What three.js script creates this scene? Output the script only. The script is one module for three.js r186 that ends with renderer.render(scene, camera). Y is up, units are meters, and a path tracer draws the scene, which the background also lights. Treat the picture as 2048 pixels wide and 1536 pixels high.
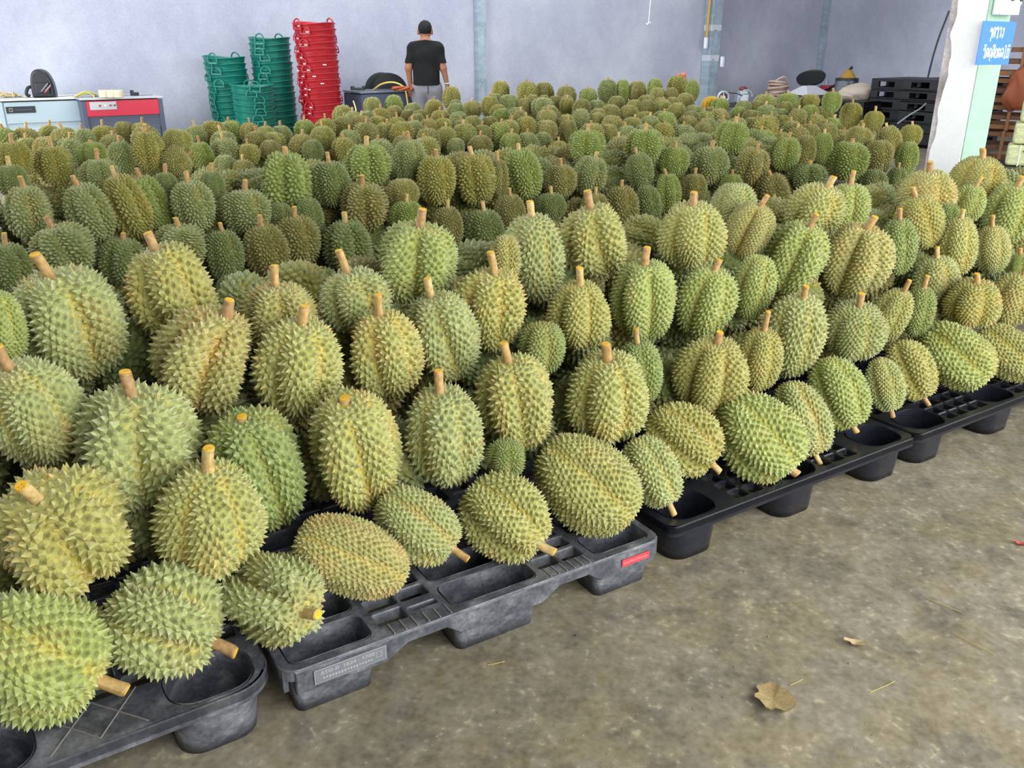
import * as THREE from 'three';
import { ConvexHull } from 'three/addons/math/ConvexHull.js';
import { RoundedBoxGeometry } from 'three/addons/geometries/RoundedBoxGeometry.js';
import { MarchingCubes } from 'three/addons/objects/MarchingCubes.js';
import { RectAreaLightUniformsLib } from 'three/addons/lights/RectAreaLightUniformsLib.js';
import { mergeGeometries, mergeVertices } from 'three/addons/utils/BufferGeometryUtils.js';

// ---------------------------------------------------------------- camera, sky, exposure
const F = 1750, PITCH = THREE.MathUtils.degToRad(21.5), EYE = 1.43;      // focal length in pixels of a 2048 x 1536 frame
const scene = new THREE.Scene();
const camera = new THREE.PerspectiveCamera(2 * THREE.MathUtils.radToDeg(Math.atan(768 / F)), 4 / 3, 0.05, 200);
camera.position.set(0, EYE, 0);
camera.rotation.x = -PITCH;
const renderer = new THREE.WebGLRenderer({ antialias: true });
renderer.toneMapping = THREE.LinearToneMapping;
renderer.toneMappingExposure = 4.4;
renderer.shadowMap.enabled = true;
scene.background = new THREE.Color(0.93, 0.97, 1.0);                       // even overcast sky; it comes in through the open front and side of the shed
scene.backgroundIntensity = 0.8;
const DAY = 0.8;                                                           // and as much again from soft area lights that fill those openings (set with the walls' sizes below)

// ---------------------------------------------------------------- helpers
let seedState = 7;
function rnd() { seedState = (seedState + 0x6d2b79f5) | 0; let t = Math.imul(seedState ^ (seedState >>> 15), 1 | seedState); t = (t + Math.imul(t ^ (t >>> 7), 61 | t)) ^ t; return ((t ^ (t >>> 14)) >>> 0) / 4294967296; }
const rr = (a, b) => a + (b - a) * rnd();
const clamp = (x, a, b) => Math.min(b, Math.max(a, x)), lerp = (a, b, t) => a + (b - a) * t;
const V = (x, y, z) => new THREE.Vector3(x, y, z), RAD = Math.PI / 180;
const used = new Map();
function numbered(name) { const n = used.get(name) || 0; used.set(name, n + 1); return n ? name + '_' + String(n).padStart(3, '0') : name; }
function tag(o, label, category, group) { o.userData.label = label; o.userData.category = category; if (group) o.userData.group = group; return o; }
function shade(o) { o.castShadow = true; o.receiveShadow = true; return o; }
function thing(name, label, category, pos = [0, 0, 0], turn = 0, group) {
  const o = new THREE.Group(); o.name = numbered(name); o.position.set(...pos); o.rotation.y = turn; scene.add(o);
  return tag(o, label, category, group);
}
function part(name, geo, mat, parent, label) { const m = shade(new THREE.Mesh(geo, mat)); m.name = name; parent.add(m); if (label) m.userData.label = label; return m; }
function single(name, geo, mat, label, category, pos = [0, 0, 0], turn = 0, group) {
  const m = shade(new THREE.Mesh(geo, mat)); m.name = numbered(name); m.position.set(...pos); m.rotation.y = turn; scene.add(m); return tag(m, label, category, group);
}
function struct(name, geo, mat, pos = [0, 0, 0], turn = 0) { const m = shade(new THREE.Mesh(geo, mat)); m.name = name; m.position.set(...pos); m.rotation.y = turn; m.userData.kind = 'structure'; scene.add(m); return m; }
const box = (w, h, d, x = 0, y = 0, z = 0) => new THREE.BoxGeometry(w, h, d).translate(x, y, z);
const rbox = (w, h, d, r, x = 0, y = 0, z = 0) => new RoundedBoxGeometry(w, h, d, 2, r).translate(x, y, z);
function merge(list) { const all = list.map((g) => { const n = g.index ? g.toNonIndexed() : g; for (const k of Object.keys(n.attributes)) if (!['position', 'normal', 'uv'].includes(k)) n.deleteAttribute(k); return n; }); return mergeGeometries(all); }
const std = (color, roughness = 0.6, extra = {}) => new THREE.MeshStandardMaterial({ color, roughness, metalness: 0, ...extra });
function tube(points, r, seg = 24, rad = 8, closed = false) { return new THREE.TubeGeometry(new THREE.CatmullRomCurve3(points.map((p) => V(...p)), closed), seg, r, rad, closed); }

// periodic value noise, layered
function hash(ix, iy, s) { let h = Math.imul(ix, 374761393) ^ Math.imul(iy, 668265263) ^ Math.imul(s, 1274126177); h = Math.imul(h ^ (h >>> 13), 1274126177); return ((h ^ (h >>> 16)) >>> 0) / 4294967296; }
function noise2(x, y, period, s) {
  const ix = Math.floor(x), iy = Math.floor(y), fx = x - ix, fy = y - iy, u = fx * fx * (3 - 2 * fx), v = fy * fy * (3 - 2 * fy), m = (k) => ((k % period) + period) % period;
  return lerp(lerp(hash(m(ix), m(iy), s), hash(m(ix + 1), m(iy), s), u), lerp(hash(m(ix), m(iy + 1), s), hash(m(ix + 1), m(iy + 1), s), u), v);
}
function fbm(x, y, period, octaves, s) { let a = 0.5, t = 0, w = 0; for (let i = 0; i < octaves; i++) { t += a * noise2(x, y, period, s + i); w += a; a *= 0.55; x *= 2; y *= 2; period *= 2; } return t / w; }
function makeTexture(size, repeat, srgb, pixel) {
  const data = new Uint8Array(size * size * 4);
  for (let y = 0; y < size; y++) for (let x = 0; x < size; x++) { const c = pixel(x / size, y / size), o = (y * size + x) * 4; for (let k = 0; k < 3; k++) data[o + k] = clamp(c[k], 0, 1) * 255; data[o + 3] = 255; }
  const t = new THREE.DataTexture(data, size, size); t.wrapS = t.wrapT = THREE.RepeatWrapping; t.magFilter = THREE.LinearFilter; t.minFilter = THREE.LinearMipmapLinearFilter; t.generateMipmaps = true;
  t.repeat.set(repeat, repeat); if (srgb) t.colorSpace = THREE.SRGBColorSpace; t.needsUpdate = true; return t;
}
function canvasTexture(w, h, draw) { const c = document.createElement('canvas'); c.width = w; c.height = h; draw(c.getContext('2d'), w, h); const t = new THREE.CanvasTexture(c); t.colorSpace = THREE.SRGBColorSpace; return t; }
const mixc = (a, b, t) => a.map((x, i) => lerp(x, b[i], t));

// The shed's own axes: u runs along the row of pallets and the back wall, s runs from the pallets' front to the back wall.
const TURN = Math.atan2(0.545, 0.84), D1 = V(Math.cos(TURN), 0, -Math.sin(TURN)), D2 = V(-Math.sin(TURN), 0, -Math.cos(TURN)), FOOT = V(-0.441, 0, -1.633);
const at = (u, s, h = 0) => FOOT.clone().addScaledVector(D1, u).addScaledVector(D2, s).add(V(0, h, 0));
const us = (p) => { const q = p.clone().sub(FOOT); return [q.dot(D1), q.dot(D2)]; };
const sight = (x, y) => V(x - 1024, -(F * Math.sin(PITCH) + (y - 768) * Math.cos(PITCH)), -(F * Math.cos(PITCH) - (y - 768) * Math.sin(PITCH)));
const EYEP = V(0, EYE, 0);
const onHeight = (x, y, h) => { const d = sight(x, y); return EYEP.clone().addScaledVector(d, (h - EYE) / d.y); };        // the point seen at pixel x, y that lies at height h
const onDepth = (x, y, fwd) => { const d = sight(x, y); return EYEP.clone().addScaledVector(d, -fwd / d.z); };

// ---------------------------------------------------------------- the shed's measures and the daylight in its openings
const WALL_S = 10.6, CORNER_U = 14.7, LEFT_U = -4, FRONT_S = -3.4, ROOF = 6, DOOR = [2.5, 9.9], DOOR_H = 5, GATE = [-0.6, 11], GATE_H = 4.6, STRIP_S = [6.6, 9.2], STRIP_U = [-0.5, 10.4];
RectAreaLightUniformsLib.init();
function daylight(name, from, towards, w, h) { const l = new THREE.RectAreaLight(new THREE.Color(0.93, 0.97, 1.0), DAY, w, h); l.name = name; l.position.copy(from); l.lookAt(towards); scene.add(l); }
{ const g = (GATE[0] + GATE[1]) / 2, d = (DOOR[0] + DOOR[1]) / 2, s = (STRIP_S[0] + STRIP_S[1]) / 2, u = (STRIP_U[0] + STRIP_U[1]) / 2;
  daylight('gate_daylight', at(g, FRONT_S + 0.02, GATE_H / 2), at(g, FRONT_S + 1, GATE_H / 2), GATE[1] - GATE[0], GATE_H);
  daylight('door_daylight', at(LEFT_U + 0.02, d, DOOR_H / 2), at(LEFT_U + 1, d, DOOR_H / 2), DOOR[1] - DOOR[0], DOOR_H);
  const l = new THREE.RectAreaLight(new THREE.Color(0.93, 0.97, 1.0), DAY, STRIP_U[1] - STRIP_U[0], STRIP_S[1] - STRIP_S[0]); l.name = 'added_roof_light'; l.position.copy(at(u, s, ROOF - 0.02)); l.rotation.set(-Math.PI / 2, 0, TURN); scene.add(l); }  // area light for the added roof strip that brightens the back wall

// ---------------------------------------------------------------- the shed
const scratches = []; for (let i = 0; i < 90; i++) { const a = rr(-0.6, 0.9), l = rr(0.01, 0.09); scratches.push([rnd(), rnd(), Math.cos(a), Math.sin(a), l]); }
const floorMap = makeTexture(1280, 1, true, (x, y) => {
  const big = fbm(x * 7, y * 7, 7, 4, 3), mid = fbm(x * 34, y * 34, 34, 4, 11), fine = fbm(x * 210, y * 210, 210, 2, 21), yel = fbm(x * 19 + 2.3, y * 19, 19, 5, 31), dust = fbm(x * 80, y * 80, 80, 3, 37);
  let c = mixc([0.475, 0.44, 0.36], [0.525, 0.487, 0.41], clamp((big - 0.3) * 2.2, 0, 1));
  c = mixc(c, [0.49, 0.435, 0.29], clamp((yel - 0.5) * 3.2, 0, 0.32));
  c = mixc(c, [0.405, 0.375, 0.32], clamp((mid - 0.5) * 3, 0, 0.75));
  if (fine > 0.74 && dust > 0.55) c = mixc(c, [0.64, 0.585, 0.43], 0.45);
  return c.map((k) => k + (fine - 0.5) * 0.12 + (dust - 0.5) * 0.13);
});
{ const d = floorMap.image.data, n = 1280; for (const [x0, y0, cx, cy, l] of scratches) for (let t = 0; t < l * n; t++) { const x = Math.floor(((x0 + cx * t / n) % 1 + 1) % 1 * n), y = Math.floor(((y0 + cy * t / n) % 1 + 1) % 1 * n), o = (y * n + x) * 4; for (let k = 0; k < 3; k++) d[o + k] = lerp(d[o + k], [168, 152, 108][k], 0.45 * hash(x, y, 4)); } }
const floorBump = makeTexture(512, 1, false, (x, y) => { const v = 0.6 * fbm(x * 90, y * 90, 90, 3, 5) + 0.4 * fbm(x * 14, y * 14, 14, 3, 9); return [v, v, v]; });
const floorRough = makeTexture(512, 1, false, (x, y) => { const v = 0.72 + 0.25 * fbm(x * 8, y * 8, 8, 4, 41); return [v, v, v]; });
const metres = (g, scale, axes = 'xz') => { const p = g.attributes.position, uv = new Float32Array(p.count * 2); for (let i = 0; i < p.count; i++) { uv[i * 2] = (axes[0] === 'x' ? p.getX(i) : p.getZ(i)) / scale; uv[i * 2 + 1] = (axes[1] === 'y' ? p.getY(i) : p.getZ(i)) / scale; } g.setAttribute('uv', new THREE.BufferAttribute(uv, 2)); return g; };
const concrete = std(0xffffff, 1, { map: floorMap, bumpMap: floorBump, bumpScale: 0.0012, roughnessMap: floorRough });
const midU = (CORNER_U + LEFT_U) / 2, midS = (WALL_S + FRONT_S) / 2, lenU = CORNER_U - LEFT_U, lenS = WALL_S - FRONT_S;
struct('floor', metres(box(lenU + 0.4, 0.2, lenS + 0.4, 0, -0.1, 0), 2.6), concrete, at(midU, midS).toArray(), TURN);
struct('ground', metres(box(90, 0.2, 90, 0, -0.15, 0), 2.6), std(0x9a958a, 0.95), at(midU, midS).toArray(), TURN);
const plasterMap = makeTexture(1024, 1, true, (x, y) => {
  const big = fbm(x * 4, y * 4, 4, 5, 51), mid = fbm(x * 26, y * 18, 18, 4, 57), fine = fbm(x * 200, y * 200, 200, 2, 61);
  return mixc([0.655, 0.665, 0.735], [0.735, 0.745, 0.80], clamp((big - 0.25) * 2, 0, 1)).map((k) => k + (mid - 0.5) * 0.05 + (fine - 0.5) * 0.05);
});
const plasterBump = makeTexture(512, 1, false, (x, y) => { const v = fbm(x * 60, y * 60, 60, 4, 71); return [v, v, v]; });
const plaster = std(0xffffff, 0.92, { map: plasterMap, bumpMap: plasterBump, bumpScale: 0.002 });
struct('wall_back', metres(box(lenU + 0.4, ROOF, 0.2, 0, ROOF / 2, 0), 3, 'xy'), plaster, at(midU, WALL_S + 0.1).toArray(), TURN);
struct('wall_right', metres(box(0.2, ROOF, lenS, 0, ROOF / 2, 0), 3, 'zy'), plaster, at(CORNER_U + 0.1, midS).toArray(), TURN);
// left side: a wide doorway between two piers; front side: open under a lintel
struct('wall_left', merge([box(0.2, ROOF, DOOR[0] - FRONT_S, 0, ROOF / 2, midS - (DOOR[0] + FRONT_S) / 2), box(0.2, ROOF, WALL_S - DOOR[1], 0, ROOF / 2, midS - (DOOR[1] + WALL_S) / 2), box(0.2, ROOF - DOOR_H, lenS, 0, (ROOF + DOOR_H) / 2, 0)]), plaster, at(LEFT_U - 0.1, midS).toArray(), TURN);
struct('wall_front', merge([box(lenU, ROOF - GATE_H, 0.2, 0, (ROOF + GATE_H) / 2, 0), box(GATE[0] - LEFT_U, ROOF, 0.2, (GATE[0] + LEFT_U) / 2 - midU, ROOF / 2, 0), box(CORNER_U - GATE[1], ROOF, 0.2, (CORNER_U + GATE[1]) / 2 - midU, ROOF / 2, 0)]), plaster, at(midU, FRONT_S - 0.1).toArray(), TURN);
{ // roof with an unseen strip opening added to brighten the back wall
  const r = new THREE.Shape(); const U = lenU / 2 + 0.2, S = lenS / 2 + 0.2; r.moveTo(-U, -S); r.lineTo(U, -S); r.lineTo(U, S); r.lineTo(-U, S); r.closePath();
  for (const [s0, s1] of [STRIP_S]) { const h = new THREE.Path(), a = STRIP_U[0] - midU, b = STRIP_U[1] - midU; h.moveTo(a, s0 - midS); h.lineTo(b, s0 - midS); h.lineTo(b, s1 - midS); h.lineTo(a, s1 - midS); h.closePath(); r.holes.push(h); }
  struct('ceiling', new THREE.ExtrudeGeometry(r, { depth: 0.12, bevelEnabled: false }).rotateX(-Math.PI / 2), std(0x8d9096, 0.7), at(midU, midS, ROOF).toArray(), TURN);
}
// unseen slab added to shade the wall bay right of the wide post
struct('added_shade_slab', box(CORNER_U - 10.75, 0.16, 2.2, 0, 0, 0), std(0x8d9096, 0.8), at((CORNER_U + 10.75) / 2, WALL_S - 1.1, 3.3).toArray(), TURN);

// ---------------------------------------------------------------- durians
const topologies = new Map();
function topology(n, seed) {                                              // n points spread over a sphere and the triangles between them
  const key = n + '/' + seed;
  if (topologies.has(key)) return topologies.get(key);
  const save = seedState; seedState = seed * 977 + n;
  const pts = [], step = Math.sqrt(4 * Math.PI / n);
  for (let i = 0; i < n; i++) {
    const y = 1 - 2 * (i + 0.5) / n, r = Math.sqrt(1 - y * y), a = i * 2.399963229728653 + seed;
    pts.push(V(r * Math.cos(a), y, r * Math.sin(a)).add(V(rr(-1, 1), rr(-1, 1), rr(-1, 1)).multiplyScalar(step * 0.21)).normalize());
  }
  seedState = save;
  const index = new Map(pts.map((p, i) => [p, i])), tris = [], nextOf = new Map();
  for (const face of new ConvexHull().setFromPoints(pts).faces) {
    let e = face.edge; const t = [];
    do { t.push(index.get(e.head().point)); e = e.next; } while (e !== face.edge);
    tris.push(t);
  }
  tris.forEach((t, k) => { for (let c = 0; c < 3; c++) nextOf.set(t[c] * n + t[(c + 1) % 3], [t[(c + 2) % 3], k]); });
  const round = pts.map(() => []);
  for (const t of tris) {
    for (const i of t) {
      if (round[i].length) continue;
      let j = t[(t.indexOf(i) + 1) % 3]; const first = j;
      for (let guard = 0; guard < 30; guard++) { const hit = nextOf.get(i * n + j); if (!hit) break; round[i].push(hit[1]); j = hit[0]; if (j === first) break; }
    }
  }
  const out = { pts, tris, round }; topologies.set(key, out); return out;
}
const noise3 = (p, k, s) => (noise2(p.x * k + 31, p.y * k + 17, 1 << 20, s) + noise2(p.y * k + 7, p.z * k + 41, 1 << 20, s + 1) + noise2(p.z * k + 3, p.x * k + 29, 1 << 20, s + 2)) / 3;
// A husk round the y axis, stem end up: five swollen lobes with grooves between, every spine a pyramid on its own many-sided base.
function husk({ W, L, amp = 0.1, phase = 0, taper = 0, bend = 0, n = 700, seed = 1, spine = 0.011, ring = true, square = 0.86 }) {
  const topo = topology(n, 1 + (seed % 3)), save = seedState; seedState = seed * 7919 + 13;
  const swell = [0, 1, 2, 3, 4].map(() => rr(-0.35, 0.6) * amp), turn = rr(0, 6.28), tone = rr(0.9, 1.08), tones = rr(0.5, 1.5);
  const groove = (d) => { let k = 5 * (Math.atan2(d.z, d.x) / (2 * Math.PI) + phase / 360 + 2); k -= 5 * Math.floor(k / 5); const i = Math.floor(k) % 5; return [Math.abs(2 * (k - Math.floor(k)) - 1), i]; };
  const surface = (d) => {
    const s = Math.sqrt(Math.max(0, 1 - d.y * d.y)), [q, i] = groove(d), lobe = 1 - amp * 2.9 * Math.pow(q, 2) + 0.6 * amp + swell[i] * (1 - q * q);
    const r = 0.5 * W * Math.pow(s, square) * (1 - taper * d.y) * lerp(1, lobe, Math.min(1, s * 1.4)), h = Math.atan2(d.z, d.x);
    const lump = 1 + 0.05 * Math.sin(2 * h + turn + 2 * d.y);
    let y = 0.5 * L * d.y; if (d.y > 0) y -= 0.09 * L * amp * 5 * Math.exp(-Math.pow(s / 0.33, 2));
    return V(r * lump * Math.cos(h) + bend * L * (d.y * d.y - 0.3), y, r * lump * Math.sin(h));
  };
  const P = topo.pts.map(surface), C = topo.tris.map(([a, b, c]) => P[a].clone().add(P[b]).add(P[c]).divideScalar(3)), N = P.map(() => V(0, 0, 0));
  topo.tris.forEach(([a, b, c]) => { const m = P[b].clone().sub(P[a]).cross(P[c].clone().sub(P[a])); N[a].add(m); N[b].add(m); N[c].add(m); });
  const pos = [], col = [], idx = [];
  const put = (p, c) => { pos.push(p.x, p.y, p.z); col.push(...c); return pos.length / 3 - 1; };
  const corner = C.map((c, k) => { const d = topo.pts[topo.tris[k][0]], q = groove(d)[0], g = q > 0.72 ? (q - 0.72) / 0.28 : 0, j = 0.9 + 0.2 * hash(k, seed, 5); return put(c, ring ? [1.13 * j + 0.35 * g, 1.08 * j + 0.1 * g, 0.92 * j - 0.3 * g] : [0.8 * j + 0.3 * g, 0.84 * j + 0.1 * g, 0.7 * j - 0.2 * g]); });  // without the ring, valleys are darkened: crevice shade put into their colour
  for (let i = 0; i < P.length; i++) {
    const round = topo.round[i]; if (round.length < 3) continue;
    const nrm = N[i].normalize(), d = topo.pts[i], q = groove(d)[0], h = spine * rr(0.8, 1.25) * (q > 0.8 ? 0.75 : 1) * (d.y > 0.93 || d.y < -0.96 ? 0.75 : 1);
    const blot = noise3(P[i], 22 * tones, 3 + seed), rust = clamp((blot - 0.56) * 6, 0, 1), k = tone * rr(0.86, 1.14), g = q > 0.78 ? (q - 0.78) / 0.22 : 0;
    const body = [k * (1 + 0.2 * rust + 0.3 * g), k * (1 - 0.02 * rust + 0.06 * g), k * (1 - 0.06 * rust - 0.3 * g)];
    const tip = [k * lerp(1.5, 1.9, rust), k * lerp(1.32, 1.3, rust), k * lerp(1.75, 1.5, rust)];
    const apex = P[i].clone().addScaledVector(nrm, h).add(V(rr(-1, 1), rr(-1, 1), rr(-1, 1)).multiplyScalar(0.12 * h));
    const a = put(apex, tip);
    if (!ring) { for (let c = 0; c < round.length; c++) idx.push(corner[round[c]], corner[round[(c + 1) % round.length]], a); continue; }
    const mid = round.map((t) => put(P[i].clone().lerp(C[t], 0.5).addScaledVector(nrm, 0.27 * h), body));
    for (let c = 0; c < round.length; c++) { const e = (c + 1) % round.length, A = corner[round[c]], B = corner[round[e]]; idx.push(A, B, mid[e], A, mid[e], mid[c], mid[c], mid[e], a); }
  }
  seedState = save;
  const geo = new THREE.BufferGeometry();
  geo.setAttribute('position', new THREE.Float32BufferAttribute(pos, 3)); geo.setAttribute('color', new THREE.Float32BufferAttribute(col, 3)); geo.setIndex(idx);
  geo.userData.top = surface(V(0, 1, 0));
  return geo;
}
const TONE = ['#93944a', '#82905a', '#7c943f', '#797238', '#938a4a', '#5d753f', '#8f8732', '#c2a024'];
const TONE_WORD = ['yellow-green', 'grey-green', 'fresh green', 'olive', 'tan-spined', 'dark green', 'golden-green', 'ripe yellow'];
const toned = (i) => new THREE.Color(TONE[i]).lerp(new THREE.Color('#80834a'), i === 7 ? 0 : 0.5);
const huskMatFar = TONE.map((c, i) => { const m = new THREE.MeshStandardMaterial({ color: toned(i).multiplyScalar(0.95), roughness: 0.6, vertexColors: true, flatShading: true }); m.name = 'dimmed_husk_' + i; return m; });  // shade over the back heaps partly put into a darker husk colour
const huskMat = TONE.map((c, i) => { const m = new THREE.MeshStandardMaterial({ color: toned(i).lerp(new THREE.Color('#8f8d60'), i === 5 || i === 7 ? 0 : 0.3).multiplyScalar(1.12), roughness: 0.55, vertexColors: true, flatShading: true }); m.name = 'husk_' + i; return m; });  // stronger light on the near heap partly put into a paler husk colour
const barkBump = makeTexture(128, 1, false, (x, y) => { const v = fbm(x * 6, y * 24, 6, 3, 81); return [v, v, v]; });
const barkMap = [[0.68, 0.545, 0.33], [0.72, 0.61, 0.39], [0.61, 0.475, 0.30], [0.66, 0.52, 0.32]].map((c, k) => makeTexture(64, 1, true, (x, y) => { const v = (fbm(x * 8, y * 14, 8, 3, 90 + k) - 0.5) * 0.22; return c.map((a) => a + v); }));
const stemMat = barkMap.map((map) => std(0xffffff, 0.6, { map, bumpMap: barkBump, bumpScale: 0.0008 }));
const cutMap = makeTexture(64, 1, true, (x, y) => { const v = fbm(x * 9, y * 9, 9, 3, 99); return v > 0.66 ? [0.55, 0.36, 0.08] : [0.86 + 0.1 * (v - 0.5), 0.67 + 0.1 * (v - 0.5), 0.10]; });
const cutMat = [std(0xffffff, 0.7, { map: cutMap }), std(0xa9895a, 0.8)];
// stems are 1 unit long here, scaled where they are used
const stemGeo = [0, 1, 2].map((k) => {
  const prof = [[0, 0], [0.21, 0], [0.195, 0.06], [0.168, 0.2], [0.16, 0.45], [0.163, 0.7], [0.172, 0.9], [0.17, 0.975], [0.158, 1], [0, 1]].map(([r, y]) => new THREE.Vector2(r, y));
  const g = new THREE.LatheGeometry(prof, 14), p = g.attributes.position;
  for (let i = 0; i < p.count; i++) { const y = p.getY(i); p.setX(i, p.getX(i) * (1 + 0.08 * Math.sin(3 * y + k)) + (k - 1) * 0.09 * y * y); p.setZ(i, p.getZ(i) + 0.05 * (k === 1 ? -1 : 1) * y * y); }
  g.computeVertexNormals(); return g;
});
const cutGeo = [0, 1, 2].map((k) => new THREE.CylinderGeometry(0.142, 0.15, 0.03, 14).translate((k - 1) * 0.09, 1.008, 0.05 * (k === 1 ? -1 : 1)));
function addStem(parent, top, r, len, kind, tilt = 0, fresh = false) {
  const st = part('stem', stemGeo[kind % 3], stemMat[kind % 4], parent);
  st.position.copy(top); st.position.y -= 0.012; st.scale.set(r / 0.165, len, r / 0.165); st.rotation.z = tilt; st.rotation.y = kind * 1.3;
  const cut = part('cut_face', cutGeo[kind % 3], cutMat[!fresh && kind % 5 === 4 ? 1 : 0], st); return st;
}

// ---- where the heaps' surfaces lie: height of a fruit's middle over the distance s from the pallets' front
const heapLine = [[-0.05, 0.22], [0.1, 0.26], [0.2, 0.42], [0.45, 0.62], [0.75, 0.81], [1.0, 0.86], [1.3, 0.7], [1.6, 0.3], [1.8, 0.25], [1.9, 0.3], [2.05, 0.5], [2.2, 0.68], [2.45, 0.84], [2.8, 0.9], [3.3, 0.8], [3.7, 0.4], [4.2, 0.4], [4.5, 0.62], [5.0, 0.76], [5.6, 0.78], [6.3, 0.80], [6.8, 0.86], [9, 0.86]];
function heapHeight(s) { for (let i = 1; i < heapLine.length; i++) if (s <= heapLine[i][0]) { const [a, b] = heapLine[i - 1], [c, d] = heapLine[i]; return lerp(b, d, clamp((s - a) / (c - a), 0, 1)); } return 0.86; }
function onHeap(x, y, from, to) {                                          // the point of the heap's surface seen at pixel x, y, between the distances from and to
  const d = sight(x, y); let best = null, least = 9;
  for (let t = 0.0007; t < 0.008; t += 0.00001) {
    const p = EYEP.clone().addScaledVector(d, t), s = us(p)[1]; if (s < from || s > to) continue;
    const gap = p.y - heapHeight(s); if (gap <= 0) return p; if (gap < least) { least = gap; best = p; }
  }
  return best || EYEP.clone().addScaledVector(d, 0.004);
}
const durians = [];                                                        // what was placed: { p, q, W, L, tone, x, y, ... }
// a: turn of the stem end in the picture plane, clockwise from upright; p: its lean towards the viewer; both in degrees from the vertical
function stand(place, x, w, l, a, p) {
  const px = place.distanceTo(EYEP) * 0 + place.clone().sub(EYEP).dot(V(0, -Math.sin(PITCH), -Math.cos(PITCH))) / F;
  const out = V(place.x, 0, place.z).normalize(), right = V(-out.z, 0, out.x), toward = out.clone().negate(), cp = Math.cos(p * RAD);
  const axis = V(0, Math.cos(a * RAD) * cp, 0).addScaledVector(right, Math.sin(a * RAD) * cp).addScaledVector(toward, Math.sin(p * RAD)).normalize();
  const c = Math.abs(axis.dot(place.clone().sub(EYEP).normalize())), sn = Math.sqrt(1 - c * c), W = w * px, seen = l * px;
  let L = Math.sqrt(Math.max(0, seen * seen - W * W * c * c)) / Math.max(sn, 0.25); L = clamp(L, 0.9 * W, 1.75 * W);
  return { W, L, axis, toward };
}
function orient(o, axis, toward) {                                         // local y to axis, local z as near as can be towards the viewer
  const y = axis.clone(), z = toward.clone().addScaledVector(y, -toward.dot(y)); if (z.lengthSq() < 1e-4) z.set(0, 1, 0).addScaledVector(y, -y.y); z.normalize();
  o.quaternion.setFromRotationMatrix(new THREE.Matrix4().makeBasis(y.clone().cross(z), y, z));
}

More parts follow.
